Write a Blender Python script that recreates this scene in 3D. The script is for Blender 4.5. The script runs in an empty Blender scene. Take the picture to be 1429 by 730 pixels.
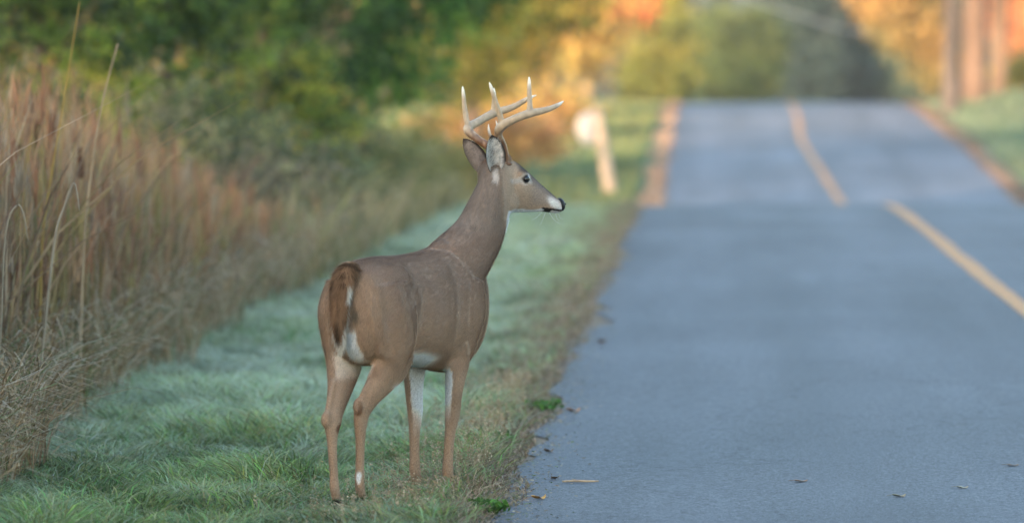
import bpy, math, random
import numpy as np
from mathutils import Vector, Matrix

R = math.radians
rng = np.random.default_rng(7)
random.seed(7)
S = bpy.context.scene
COL = S.collection

# ------------------------------------------------------------------ camera, sky, sun
cam_d = bpy.data.cameras.new("camera")
cam = bpy.data.objects.new("camera", cam_d)
COL.objects.link(cam)
cam.location = (0, 0, 1.75)
cam.rotation_euler = (R(90 - 2.563), 0, R(2.434))
cam_d.sensor_width = 36
cam_d.lens = 163.2
cam_d.clip_start = 0.5
cam_d.clip_end = 6000
cam_d.dof.use_dof = True
cam_d.dof.focus_distance = 18.45
cam_d.dof.aperture_fstop = 2.05
S.camera = cam

SUN_EL, SUN_AZ = 6.5, 207.0            # the sun stands low behind the camera, to its left
w = bpy.data.worlds.new("World")
S.world = w
w.use_nodes = True
nt = w.node_tree
sky = nt.nodes.new("ShaderNodeTexSky")
sky.sky_type = 'NISHITA'
sky.sun_disc = False
sky.sun_elevation = R(SUN_EL)
sky.sun_rotation = R(SUN_AZ)
sky.air_density = 1.0
sky.dust_density = 1.5
sky.ozone_density = 1.5
bg = nt.nodes["Background"]
bg.inputs[1].default_value = 0.15
nt.links.new(sky.outputs[0], bg.inputs[0])

sd = bpy.data.lights.new("sun", 'SUN')
sd.energy = 2.1
sd.angle = R(0.5)
sd.color = (1.0, 0.67, 0.43)
sun = bpy.data.objects.new("sun", sd)
COL.objects.link(sun)
to_sun = Vector((math.sin(R(SUN_AZ)) * math.cos(R(SUN_EL)), math.cos(R(SUN_AZ)) * math.cos(R(SUN_EL)), math.sin(R(SUN_EL))))
sun.rotation_euler = to_sun.to_track_quat('Z', 'Y').to_euler()
sun.location = (-20, -40, 40)

S.view_settings.view_transform = 'Standard'
S.view_settings.look = 'None'
S.view_settings.exposure = 3.12
S.view_settings.gamma = 1.0
S.view_settings.use_curve_mapping = False
S.render.engine = 'CYCLES'
S.cycles.max_bounces = 4
S.cycles.sample_clamp_indirect = 3.0
S.cycles.use_denoising = True
S.cycles.use_adaptive_sampling = False

# ------------------------------------------------------------------ helpers
def tag(o, label=None, cat=None, group=None, kind=None):
    if label: o["label"] = label
    if cat: o["category"] = cat
    if group: o["group"] = group
    if kind: o["kind"] = kind
    return o

def empty(name, loc, rz=0.0):
    o = bpy.data.objects.new(name, None)
    COL.objects.link(o)
    o.location = loc
    o.rotation_euler = (0, 0, rz)
    o.empty_display_size = 0.2
    return o

def mesh_data(name, V, F, col=None, smooth=False):
    """V (n,3); F a list of (m,k) integer arrays; col (n,3) linear colours kept as the attribute Col."""
    if not isinstance(F, (list, tuple)): F = [F]
    F = [np.asarray(f, dtype=np.int32) for f in F if len(f)]
    me = bpy.data.meshes.new(name)
    V = np.asarray(V, dtype=np.float32)
    me.vertices.add(len(V))
    me.vertices.foreach_set("co", V.ravel())
    nl = sum(f.size for f in F)
    npoly = sum(len(f) for f in F)
    me.loops.add(nl)
    me.loops.foreach_set("vertex_index", np.concatenate([f.ravel() for f in F]))
    tot = np.concatenate([np.full(len(f), f.shape[1], dtype=np.int32) for f in F])
    st = np.concatenate([[0], np.cumsum(tot)[:-1]]).astype(np.int32)
    me.polygons.add(npoly)
    me.polygons.foreach_set("loop_start", st)
    me.polygons.foreach_set("loop_total", tot)
    if smooth: me.polygons.foreach_set("use_smooth", np.ones(npoly, dtype=bool))
    me.update(calc_edges=True)
    if col is not None:
        a = me.attributes.new("Col", 'FLOAT_COLOR', 'POINT')
        c = np.ones((len(V), 4), dtype=np.float32)
        c[:, :3] = col
        a.data.foreach_set("color", c.ravel())
    return me

def mk(name, V, F, mat, col=None, parent=None, smooth=False, loc=None):
    me = mesh_data(name, V, F, col, smooth)
    if mat: me.materials.append(mat)
    o = bpy.data.objects.new(name, me)
    COL.objects.link(o)
    if parent: o.parent = parent
    if loc is not None: o.location = loc
    return o

def join(parts):
    """parts: list of (V, [F...], col or None)"""
    Vs, Fs, Cs, n = [], [], [], 0
    for V, F, C in parts:
        V = np.asarray(V, dtype=float)
        Vs.append(V)
        for f in (F if isinstance(F, (list, tuple)) else [F]):
            if len(f): Fs.append(np.asarray(f) + n)
        if C is not None: Cs.append(np.broadcast_to(np.asarray(C, dtype=float), (len(V), 3)))
        n += len(V)
    return np.concatenate(Vs), Fs, (np.concatenate(Cs) if Cs else None)

def catmull(K, per):
    """K (n,d) -> smooth samples, per of them for each span"""
    K = np.asarray(K, dtype=float)
    P = np.vstack([2 * K[0] - K[1], K, 2 * K[-1] - K[-2]])
    out = []
    for i in range(1, len(P) - 2):
        p0, p1, p2, p3 = P[i - 1], P[i], P[i + 1], P[i + 2]
        for t in np.linspace(0, 1, per, endpoint=False):
            out.append(0.5 * ((2 * p1) + (-p0 + p2) * t + (2 * p0 - 5 * p1 + 4 * p2 - p3) * t * t + (-p0 + 3 * p1 - 3 * p2 + p3) * t ** 3))
    out.append(K[-1])
    return np.array(out)

def rings_to_mesh(Rg):
    """Rg (n,k,3) closed rings -> V, F with capped ends"""
    n, k, _ = Rg.shape
    V = Rg.reshape(-1, 3)
    i = np.arange(n - 1)[:, None] * k
    j = np.arange(k)[None, :]
    j2 = (j + 1) % k
    Q = np.stack([i + j, i + j2, i + k + j2, i + k + j], -1).reshape(-1, 4)
    c0, c1 = Rg[0].mean(0), Rg[-1].mean(0)
    V = np.vstack([V, c0, c1])
    a = np.arange(k); b = (a + 1) % k
    T0 = np.stack([np.full(k, n * k), b, a], -1)
    T1 = np.stack([np.full(k, n * k + 1), (n - 1) * k + a, (n - 1) * k + b], -1)
    return V, [Q, np.vstack([T0, T1])]

def tube(K, per=4, seg=12, lat=(0, 1, 0)):
    """K rows: x y z r_fore r_lateral -> swept limb; lat is the direction the second radius runs along"""
    K = np.asarray(K, dtype=float)
    if K.shape[1] == 4: K = np.hstack([K, K[:, 3:4]])
    C = catmull(K, per) if per > 1 else K
    P = C[:, :3]; rr = np.maximum(C[:, 3:], 1e-4)
    T = np.gradient(P, axis=0)
    T /= np.linalg.norm(T, axis=1)[:, None] + 1e-9
    L = np.asarray(lat, dtype=float)[None, :] - (T @ np.asarray(lat, dtype=float))[:, None] * T
    L /= np.linalg.norm(L, axis=1)[:, None] + 1e-9
    Fo = np.cross(L, T)
    th = np.linspace(0, 2 * np.pi, seg, endpoint=False)
    Rg = P[:, None, :] + np.cos(th)[None, :, None] * Fo[:, None, :] * rr[:, 0, None, None] + np.sin(th)[None, :, None] * L[:, None, :] * rr[:, 1, None, None]
    return rings_to_mesh(Rg)

def ellipsoid(c, r, seg=14, nr=9):
    ph = np.linspace(0.02, np.pi - 0.02, nr)
    th = np.linspace(0, 2 * np.pi, seg, endpoint=False)
    Rg = np.stack([np.sin(ph)[:, None] * np.cos(th)[None], np.sin(ph)[:, None] * np.sin(th)[None], -np.cos(ph)[:, None] * np.ones(seg)[None]], -1)
    return rings_to_mesh(Rg * np.asarray(r) + np.asarray(c))

def smoothstep(a, b, x):
    t = np.clip((x - a) / (b - a), 0, 1)
    return t * t * (3 - 2 * t)

def lattice_noise(P, scale, seed=0):
    """cheap value noise in 3-D, 0..1"""
    P = np.asarray(P) * scale
    i = np.floor(P).astype(np.int64); f = P - i
    f = f * f * (3 - 2 * f)
    def h(a):
        n = a[:, 0] * 374761393 + a[:, 1] * 668265263 + a[:, 2] * 2147483647 + seed * 974634777
        n = (n ^ (n >> 13)) * 1274126177
        return ((n ^ (n >> 16)) & 0xffff) / 65535.0
    r = 0
    for dx in (0, 1):
        for dy in (0, 1):
            for dz in (0, 1):
                wgt = (f[:, 0] if dx else 1 - f[:, 0]) * (f[:, 1] if dy else 1 - f[:, 1]) * (f[:, 2] if dz else 1 - f[:, 2])
                r = r + wgt * h(i + np.array([dx, dy, dz]))
    return r

# ------------------------------------------------------------------ materials
def mat_base(name, rough=0.8, spec=0.3):
    m = bpy.data.materials.new(name)
    m.use_nodes = True
    b = m.node_tree.nodes["Principled BSDF"]
    b.inputs["Roughness"].default_value = rough
    b.inputs["Specular IOR Level"].default_value = spec
    return m, m.node_tree, b

def node(nt, typ, **kw):
    n = nt.nodes.new(typ)
    for k, v in kw.items():
        if k.startswith("i_"):
            key = k[2:]
            n.inputs[int(key) if key.isdigit() else key].default_value = v
        else: setattr(n, k, v)
    return n

def mat_attr(name, rough=0.7, spec=0.25, trans=0.0, nscale=30.0, namt=0.25, bump=0.0, bscale=200.0):
    """colour from the mesh's Col attribute with fine noise; trans > 0 lets light through (leaves, blades)"""
    m, nt, b = mat_base(name, rough, spec)
    at = node(nt, "ShaderNodeAttribute", attribute_name="Col")
    tc = node(nt, "ShaderNodeTexCoord")
    nz = node(nt, "ShaderNodeTexNoise"); nz.inputs["Scale"].default_value = nscale; nz.inputs["Detail"].default_value = 4
    nt.links.new(tc.outputs["Object"], nz.inputs["Vector"])
    mr = node(nt, "ShaderNodeMapRange"); mr.inputs[3].default_value = 1 - namt; mr.inputs[4].default_value = 1 + namt
    mr.inputs[1].default_value = 0.3; mr.inputs[2].default_value = 0.7
    nt.links.new(nz.outputs["Fac"], mr.inputs[0])
    mx = node(nt, "ShaderNodeMix", data_type='RGBA', blend_type='MULTIPLY'); mx.inputs[0].default_value = 1
    nt.links.new(at.outputs["Color"], mx.inputs[6]); nt.links.new(mr.outputs[0], mx.inputs[7])
    nt.links.new(mx.outputs[2], b.inputs["Base Color"])
    if bump:
        n2 = node(nt, "ShaderNodeTexNoise"); n2.inputs["Scale"].default_value = bscale
        nt.links.new(tc.outputs["Object"], n2.inputs["Vector"])
        bp = node(nt, "ShaderNodeBump"); bp.inputs["Strength"].default_value = bump; bp.inputs["Distance"].default_value = 0.01
        nt.links.new(n2.outputs["Fac"], bp.inputs["Height"]); nt.links.new(bp.outputs[0], b.inputs["Normal"])
    if trans:
        out = nt.nodes["Material Output"]
        tr = node(nt, "ShaderNodeBsdfTranslucent"); ms = node(nt, "ShaderNodeMixShader"); ms.inputs[0].default_value = trans
        nt.links.new(mx.outputs[2], tr.inputs[0]); nt.links.new(b.outputs[0], ms.inputs[1]); nt.links.new(tr.outputs[0], ms.inputs[2])
        nt.links.new(ms.outputs[0], out.inputs[0])
    return m

M_leaf = mat_attr("leaf", 0.6, 0.25, 0.3, 3.0, 0.15)
M_blade = mat_attr("grass_blade", 0.65, 0.2, 0.25, 6.0, 0.15)
M_dry = mat_attr("dry_stem", 0.8, 0.15, 0.15, 8.0, 0.2)
M_fur = mat_attr("fur", 0.85, 0.05, 0.45, 55.0, 0.04)
M_hide = mat_attr("hide", 0.9, 0.06, 0.0, 160.0, 0.22, 0.4, 350.0)
M_antler = mat_attr("antler", 0.45, 0.35, 0.0, 60.0, 0.12, 0.15, 160.0)
M_bark = mat_attr("bark", 0.9, 0.1, 0.0, 9.0, 0.35, 0.8, 14.0)
M_debris = mat_attr("litter", 0.8, 0.15, 0.0, 60.0, 0.25)

def mat_plain(name, c, rough, spec=0.4, nscale=25, namt=0.1):
    m, nt, b = mat_base(name, rough, spec)
    tc = node(nt, "ShaderNodeTexCoord"); nz = node(nt, "ShaderNodeTexNoise"); nz.inputs["Scale"].default_value = nscale; nz.inputs["Detail"].default_value = 5
    nt.links.new(tc.outputs["Object"], nz.inputs["Vector"])
    cr = node(nt, "ShaderNodeValToRGB")
    cr.color_ramp.elements[0].position = 0.3; cr.color_ramp.elements[1].position = 0.7
    cr.color_ramp.elements[0].color = (*[x * (1 - namt) for x in c], 1); cr.color_ramp.elements[1].color = (*[min(1, x * (1 + namt)) for x in c], 1)
    nt.links.new(nz.outputs["Fac"], cr.inputs[0]); nt.links.new(cr.outputs[0], b.inputs["Base Color"])
    return m

M_eye = mat_plain("eye", (0.006, 0.004, 0.003), 0.06, 0.6)
M_nose = mat_plain("nose_skin", (0.010, 0.009, 0.009), 0.5, 0.25, 300, 0.4)
M_signwhite = mat_plain("white_enamel", (0.46, 0.45, 0.43), 0.6, 0.2, 12, 0.05)
M_metal = mat_plain("zinc", (0.3, 0.3, 0.3), 0.4, 0.5)

def mat_asphalt():
    m, nt, b = mat_base("asphalt", 0.75, 0.32)
    tc = node(nt, "ShaderNodeTexCoord")
    def noise(sc, det=3, vec=None, rough=0.5):
        n = node(nt, "ShaderNodeTexNoise"); n.inputs["Scale"].default_value = sc; n.inputs["Detail"].default_value = det
        n.inputs["Roughness"].default_value = rough
        nt.links.new((vec or tc).outputs[0 if vec else "Object"], n.inputs["Vector"])
        return n
    fine = noise(115, 3, None, 0.8)
    cr = node(nt, "ShaderNodeValToRGB")
    cr.color_ramp.elements[0].position = 0.34; cr.color_ramp.elements[0].color = (0.012, 0.0135, 0.0185, 1)
    cr.color_ramp.elements[1].position = 0.64; cr.color_ramp.elements[1].color = (0.134, 0.140, 0.158, 1)
    nt.links.new(fine.outputs["Fac"], cr.inputs[0])
    # worn streaks that run along the road, and broad patches
    mp = node(nt, "ShaderNodeMapping"); mp.inputs["Scale"].default_value = (1.0, 0.07, 1.0)
    nt.links.new(tc.outputs["Object"], mp.inputs[0])
    st = noise(1.6, 4, mp)
    pt = noise(0.35, 4)
    def rangemul(src, lo, hi, prev):
        mr = node(nt, "ShaderNodeMapRange"); mr.inputs[1].default_value = 0.3; mr.inputs[2].default_value = 0.7
        mr.inputs[3].default_value = lo; mr.inputs[4].default_value = hi
        nt.links.new(src.outputs["Fac"], mr.inputs[0])
        mx = node(nt, "ShaderNodeMix", data_type='RGBA', blend_type='MULTIPLY'); mx.inputs[0].default_value = 1
        nt.links.new(prev, mx.inputs[6]); nt.links.new(mr.outputs[0], mx.inputs[7])
        return mx.outputs[2]
    c = rangemul(noise(38, 2, None, .7), 0.62, 1.38, cr.outputs[0])
    c = rangemul(st, 0.78, 1.2, c)
    c = rangemul(pt, 0.88, 1.12, c)
    wr = node(nt, "ShaderNodeAttribute", attribute_name="WearSun")
    wx = node(nt, "ShaderNodeMix", data_type='RGBA', blend_type='MULTIPLY'); wx.inputs[0].default_value = 1
    nt.links.new(c, wx.inputs[6]); nt.links.new(wr.outputs["Fac"], wx.inputs[7])
    # hairline cracks
    vo = node(nt, "ShaderNodeTexVoronoi", feature='DISTANCE_TO_EDGE'); vo.inputs["Scale"].default_value = .55
    wob = noise(1.7, 5, None, .65)
    add = node(nt, "ShaderNodeMix", data_type='RGBA', blend_type='LINEAR_LIGHT'); add.inputs[0].default_value = .45
    nt.links.new(tc.outputs["Object"], add.inputs[6]); nt.links.new(wob.outputs["Color"], add.inputs[7])
    nt.links.new(add.outputs[2], vo.inputs["Vector"])
    ck = node(nt, "ShaderNodeMapRange"); ck.inputs[1].default_value = .0; ck.inputs[2].default_value = .009; ck.inputs[3].default_value = .66; ck.inputs[4].default_value = 1.0
    nt.links.new(vo.outputs["Distance"], ck.inputs[0])
    cx = node(nt, "ShaderNodeMix", data_type='RGBA', blend_type='MULTIPLY'); cx.inputs[0].default_value = 1
    nt.links.new(wx.outputs[2], cx.inputs[6]); nt.links.new(ck.outputs[0], cx.inputs[7])
    nt.links.new(cx.outputs[2], b.inputs["Base Color"])
    bp = node(nt, "ShaderNodeBump"); bp.inputs["Strength"].default_value = 0.5; bp.inputs["Distance"].default_value = 0.006
    nt.links.new(fine.outputs["Fac"], bp.inputs["Height"]); nt.links.new(bp.outputs[0], b.inputs["Normal"])
    return m
M_asphalt = mat_asphalt()

def mat_paint():
    m, nt, b = mat_base("road_paint", 0.7, 0.3)
    tc = node(nt, "ShaderNodeTexCoord"); nz = node(nt, "ShaderNodeTexNoise"); nz.inputs["Scale"].default_value = 40; nz.inputs["Detail"].default_value = 6
    nt.links.new(tc.outputs["Object"], nz.inputs["Vector"])
    cr = node(nt, "ShaderNodeValToRGB")
    cr.color_ramp.elements[0].position = 0.38; cr.color_ramp.elements[0].color = (0.16, 0.13, 0.09, 1)
    cr.color_ramp.elements[1].position = 0.50; cr.color_ramp.elements[1].color = (0.47, 0.195, 0.04, 1)
    nt.links.new(nz.outputs["Fac"], cr.inputs[0]); nt.links.new(cr.outputs[0], b.inputs["Base Color"])
    return m
M_paint = mat_paint()

def mat_ground():
    """soil and short turf: dirt near the road, turf beyond, both mottled"""
    m, nt, b = mat_base("ground", 0.95, 0.05)
    tc = node(nt, "ShaderNodeTexCoord")
    at = node(nt, "ShaderNodeAttribute", attribute_name="Col")
    n1 = node(nt, "ShaderNodeTexNoise"); n1.inputs["Scale"].default_value = 14; n1.inputs["Detail"].default_value = 7; n1.inputs["Roughness"].default_value = 0.7
    nt.links.new(tc.outputs["Object"], n1.inputs["Vector"])
    mr = node(nt, "ShaderNodeMapRange"); mr.inputs[1].default_value = 0.3; mr.inputs[2].default_value = 0.7; mr.inputs[3].default_value = 0.55; mr.inputs[4].default_value = 1.45
    nt.links.new(n1.outputs["Fac"], mr.inputs[0])
    mx = node(nt, "ShaderNodeMix", data_type='RGBA', blend_type='MULTIPLY'); mx.inputs[0].default_value = 1
    nt.links.new(at.outputs["Color"], mx.inputs[6]); nt.links.new(mr.outputs[0], mx.inputs[7])
    nt.links.new(mx.outputs[2], b.inputs["Base Color"])
    bp = node(nt, "ShaderNodeBump"); bp.inputs["Strength"].default_value = 0.8; bp.inputs["Distance"].default_value = 0.02
    nt.links.new(n1.outputs["Fac"], bp.inputs["Height"]); nt.links.new(bp.outputs[0], b.inputs["Normal"])
    return m
M_ground = mat_ground()

# ------------------------------------------------------------------ terrain: flat, a hidden dip at 60-80 m, a crest at 118 m
_py = np.array([-3000, -60, 0, 30, 42, 48, 52, 54, 56, 60, 65, 70, 75, 81, 90, 100, 110, 118, 122, 126, 132, 145, 170, 220, 400, 3000], dtype=float)
_pz = np.array([0, 0, 0, 0, 0, 0, -0.022, -0.045, -0.09, -0.26, -0.53, -0.69, -0.72, -0.55, -0.25, 0.01, 0.24, 0.41, 0.44, 0.41, 0.25, -0.1, -0.6, -1.0, -1.0, -1.0])
def _hermite(y):
    y = np.asarray(y, dtype=float)
    d = np.gradient(_pz, _py)
    # limit the slopes so the profile never overshoots
    s = np.diff(_pz) / np.diff(_py)
    for i in range(1, len(_py) - 1):
        if s[i - 1] * s[i] <= 0: d[i] = 0
        else: d[i] = 2 * s[i - 1] * s[i] / (s[i - 1] + s[i])
    d[0] = d[-1] = 0
    i = np.clip(np.searchsorted(_py, y) - 1, 0, len(_py) - 2)
    h = _py[i + 1] - _py[i]; t = np.clip((y - _py[i]) / h, 0, 1)
    return (2 * t**3 - 3 * t**2 + 1) * _pz[i] + (t**3 - 2 * t**2 + t) * h * d[i] + (-2 * t**3 + 3 * t**2) * _pz[i + 1] + (t**3 - t**2) * h * d[i + 1]
def bend(y):                      # beyond the crest the road swings to the right
    y = np.asarray(y, dtype=float)
    return np.where(y > 126, 0.0045 * (y - 126) ** 2, 0.0)
def gz(x, y):
    x = np.asarray(x, dtype=float); y = np.asarray(y, dtype=float)
    z = _hermite(y)
    xl = x - bend(y)
    bank = 0.30 * smoothstep(5.6, 8.5, xl) * smoothstep(78, 100, y)       # low bank under the roadside maples
    return z + bank - 0.045 * smoothstep(-0.95, -1.45, xl) * smoothstep(-3.6, -2.6, xl)

EDGE_L, EDGE_R, CENTRE = -0.80, 5.10, 2.11
ys = np.concatenate([np.arange(-300, -20, 20), np.arange(-20, 14, 2), np.arange(14, 60, 0.5), np.arange(60, 130, 0.5), np.arange(130, 175, 2.0), np.arange(175, 400, 25), [600, 1200]])
xs = np.concatenate([[-1200, -600, -250, -120, -60, -35, -22, -15, -11, -8, -6, -5, -4.2], np.arange(-3.6, -0.3, 0.15), [0.5, 2, 3.5, 4.6], np.arange(5.0, 9.0, 0.3), [10, 12, 16, 22, 35, 60, 120, 250, 600, 1200]])
X, Y = np.meshgrid(xs, ys)
Xw = X + np.where(np.abs(X) < 30, bend(np.minimum(Y, 175)), 0)
Z = gz(Xw, Y) + 0.0
under = (X > -0.40) & (X < 4.9)
Z = Z - np.where(under, 0.04, 0.0)
V = np.stack([Xw, Y, Z], -1).reshape(-1, 3)
nx, ny = len(xs), len(ys)
i = np.arange(ny - 1)[:, None] * nx + np.arange(nx - 1)[None]
F = np.stack([i, i + 1, i + nx + 1, i + nx], -1).reshape(-1, 4)
xf, yf = X.ravel(), Y.ravel()
nz_ = lattice_noise(np.stack([xf * 3, yf * 0.8, xf * 0], -1), 1.0, 3)
turf = np.array([0.045, 0.085, 0.04]); dirt = np.array([0.20, 0.155, 0.115]); litter = np.array([0.27, 0.18, 0.125])
dist_l = -(xf - EDGE_L); dist_r = xf - EDGE_R
near_edge = np.maximum(np.where(xf < 2, 1 - smoothstep(np.where(yf > 60, .0, .10), np.where(yf > 60, .24, .36), dist_l + (nz_ - .5) * .3), 0), np.where(xf >= 2, 1 - smoothstep(0.2, 0.55, dist_r + (nz_ - .5) * .3), 0))
farmix = smoothstep(55, 78, yf)[:, None]
dcol = dirt * (1 - farmix) + litter * farmix
tcol = turf * (1 - farmix) + np.array([0.09, 0.125, 0.065]) * farmix
tcol = tcol * (0.75 + 0.5 * nz_[:, None])
C = tcol * (1 - near_edge[:, None]) + dcol * near_edge[:, None]
reedzone = smoothstep(-2.9, -3.4, xf)[:, None] * (1 - smoothstep(42, 50, yf))[:, None]
C = C * (1 - reedzone) + np.array([0.10, 0.085, 0.055]) * reedzone
tag(mk("ground", V, F, M_ground, C, smooth=True), kind="structure")

def strip(name, xl, xr, y, lift, mat, ncol=2, thick=0.0):
    """a strip along the road between edge lines xl(y) and xr(y)"""
    t = np.linspace(0, 1, ncol)
    XX = xl[:, None] * (1 - t) + xr[:, None] * t + bend(y)[:, None]
    YY = np.repeat(y[:, None], ncol, 1)
    crown = 0.03 * (1 - ((XX - bend(y)[:, None] - CENTRE) / 3.0) ** 2)
    ZZ = _hermite(YY) + lift + np.maximum(crown, 0.0)
    V = np.stack([XX, YY, ZZ], -1).reshape(-1, 3)
    i = np.arange(len(y) - 1)[:, None] * ncol + np.arange(ncol - 1)[None]
    F = np.stack([i, i + 1, i + ncol + 1, i + ncol], -1).reshape(-1, 4)
    return mk(name, V, F, mat, None, smooth=True)

ry = np.concatenate([np.arange(-200, 10, 10), np.arange(10, 14, 1), np.arange(14, 34, 0.05), np.arange(34, 130, 0.25), np.arange(130, 176, 2)])
def rag(y, seed, amp):
    P = np.stack([y, y * 0, y * 0], -1)
    return amp * ((lattice_noise(P, 0.5, seed) - .5) + 0.6 * (lattice_noise(P, 2.3, seed + 1) - .5) + 0.22 * (lattice_noise(P, 8.0, seed + 2) - .5))
road = tag(strip("road", EDGE_L + rag(ry, 5, 0.26), EDGE_R + rag(ry, 9, 0.2), ry, 0.004, M_asphalt, 48), kind="structure")
_v = np.empty(len(road.data.vertices) * 3, dtype=np.float32); road.data.vertices.foreach_get("co", _v); _v = _v.reshape(-1, 3).astype(float)
_x, _y = _v[:, 0] - bend(_v[:, 1]), _v[:, 1]
_n = lattice_noise(np.stack([_x * 1.2, _y * .22, _x * 0], -1), 1.0, 91); _m = lattice_noise(np.stack([_x * .25, _y * .55, _x * 0], -1), 1.0, 92); _q = lattice_noise(np.stack([_x * 5, _y * .5, _x * 0], -1), 1.0, 93)
wear_sun = 1.0 + .10 * (_n - .5) + .16 * (_m - .5)
for _c in (-.05, 1.45, 2.8, 4.3): wear_sun += .10 * np.exp(-((_x - _c) / .28) ** 2) * (.4 + _n)          # polished wheel paths
for _c in (.70, 3.55): wear_sun -= .10 * np.exp(-((_x - _c) / .22) ** 2) * (.3 + _n)                      # oily middle of each lane
wear_sun += .30 * np.exp(-((_x - .74) / .10) ** 2) * smoothstep(.55, .75, _q) * smoothstep(30, 34, _y) * smoothstep(46, 40, _y)   # worn pale streak
wear_sun *= 1 + .38 * smoothstep(62, 80, _y) * (.75 + .5 * _m)                                                # sunlight on the road past the dip, painted as a paler tone
wear_sun -= .16 * smoothstep(.35, .0, _x - EDGE_L) * (.4 + _m) * .6
_a = road.data.attributes.new("WearSun", 'FLOAT', 'POINT'); _a.data.foreach_set("value", wear_sun.astype(np.float32))
wander = -.20 * np.exp(-((ry - 96) / 11) ** 2) + .06 * np.exp(-((ry - 74) / 6) ** 2)
tag(strip("centre_line", CENTRE - 0.07 + rag(ry, 21, 0.02) + wander, CENTRE + 0.07 + rag(ry, 25, 0.02) + wander, ry, 0.0085, M_paint, 3), kind="structure")

# ------------------------------------------------------------------ blades, stems and leaves
def blades(P, h, wd, lean, ang, cb, ct, seg=2, droop=0.0):
    """curved tapering blades. P (n,3) feet; h, wd, lean, ang (n,); cb, ct (n,3) foot and tip colours"""
    n = len(P)
    d = np.stack([np.cos(ang), np.sin(ang), np.zeros(n)], -1)
    fa = rng.uniform(0, 2 * np.pi, n)
    s = np.stack([np.cos(fa), np.sin(fa), np.zeros(n)], -1)
    vs, cs = [], []
    for k in range(seg):
        t = k / seg
        up = h * (t - droop * t ** 3 * 0.6)
        out = h * lean * t ** 1.7
        c = P + d * out[:, None]; c = c.copy(); c[:, 2] += up
        ww = wd * (1 - 0.55 * t ** 1.5) * 0.5
        vs += [c - s * ww[:, None], c + s * ww[:, None]]
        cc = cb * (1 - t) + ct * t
        cs += [cc, cc]
    c = P + d * (h * lean)[:, None]; c = c.copy(); c[:, 2] += h * (1 - droop * 0.6)
    vs.append(c); cs.append(ct)
    m = 2 * seg + 1
    V = np.stack(vs, 1).reshape(-1, 3); C = np.stack(cs, 1).reshape(-1, 3)
    b = (np.arange(n) * m)[:, None]
    T = []
    for k in range(seg - 1):
        T += [b + np.array([[2 * k, 2 * k + 1, 2 * k + 3]]), b + np.array([[2 * k, 2 * k + 3, 2 * k + 2]])]
    T.append(b + np.array([[2 * seg - 2, 2 * seg - 1, 2 * seg]]))
    return V, [np.concatenate(T)], C

def pick(pal, n, wts=None):
    pal = np.asarray(pal, dtype=float)
    idx = rng.choice(len(pal), n, p=None if wts is None else np.asarray(wts) / np.sum(wts))
    return pal[idx] * rng.uniform(0.75, 1.25, (n, 1))

def leaves(P, size, cols, up=0.3):
    """small folded leaf quads at P with random attitude"""
    n = len(P)
    a = rng.normal(size=(n, 3)); a /= np.linalg.norm(a, axis=1)[:, None]
    b = rng.normal(size=(n, 3)); b[:, 2] -= up
    b -= (a * b).sum(1)[:, None] * a; b /= np.linalg.norm(b, axis=1)[:, None] + 1e-9
    L = (size * rng.uniform(0.7, 1.3, n))[:, None]
    W = L * 0.42
    v = np.stack([P - b * L * .5, P + a * W * .8 - b * L * .05, P + b * L * .5, P - a * W * .8 - b * L * .05], 1).reshape(-1, 3)
    q = np.arange(n * 4).reshape(-1, 4)
    return v, [q], np.repeat(cols, 4, 0)

# ------------------------------------------------------------------ the verge grass (in focus round the deer)
def verge(n, x0, x1, y0, y1, hmin, hmax, wmin, wmax, seed):
    r = np.random.default_rng(seed)
    # feet denser near the camera
    u = r.uniform(0, 1, n)
    y = 1 / (1 / y0 + u * (1 / y1 - 1 / y0))
    x = r.uniform(x0, x1, n)
    x = x + bend(y)
    return r, x, y

def grass_cols(r, x, y, n):
    cl = lattice_noise(np.stack([x * 2.2, y * 1.0, x * 0], -1), 1.0, 11)
    fr = np.clip(0.10 + 0.58 * smoothstep(17.4, 24.5, y) + 0.5 * (cl - .5) + r.normal(0, .22, n), 0.0, 0.95)
    fr *= (1 - 0.5 * smoothstep(52, 80, y)) * (1 - 0.5 * smoothstep(-1.6, -1.0, x))
    green = np.stack([r.uniform(.14, .27, n), r.uniform(.22, .36, n), r.uniform(.065, .11, n)], -1)
    dark = lattice_noise(np.stack([x * 1.5, y * 0.9, x * 0], -1), 1.0, 17)
    green *= ((0.45 + 0.9 * dark) * r.uniform(.45, 1.6, n))[:, None]
    frost = np.array([0.56, 0.62, 0.51])
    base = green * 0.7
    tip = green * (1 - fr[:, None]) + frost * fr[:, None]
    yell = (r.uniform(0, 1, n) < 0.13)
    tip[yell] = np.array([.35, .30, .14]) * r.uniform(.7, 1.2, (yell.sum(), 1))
    return base * (1 - .45 * fr[:, None]) + frost * .45 * fr[:, None], tip, dark

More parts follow.
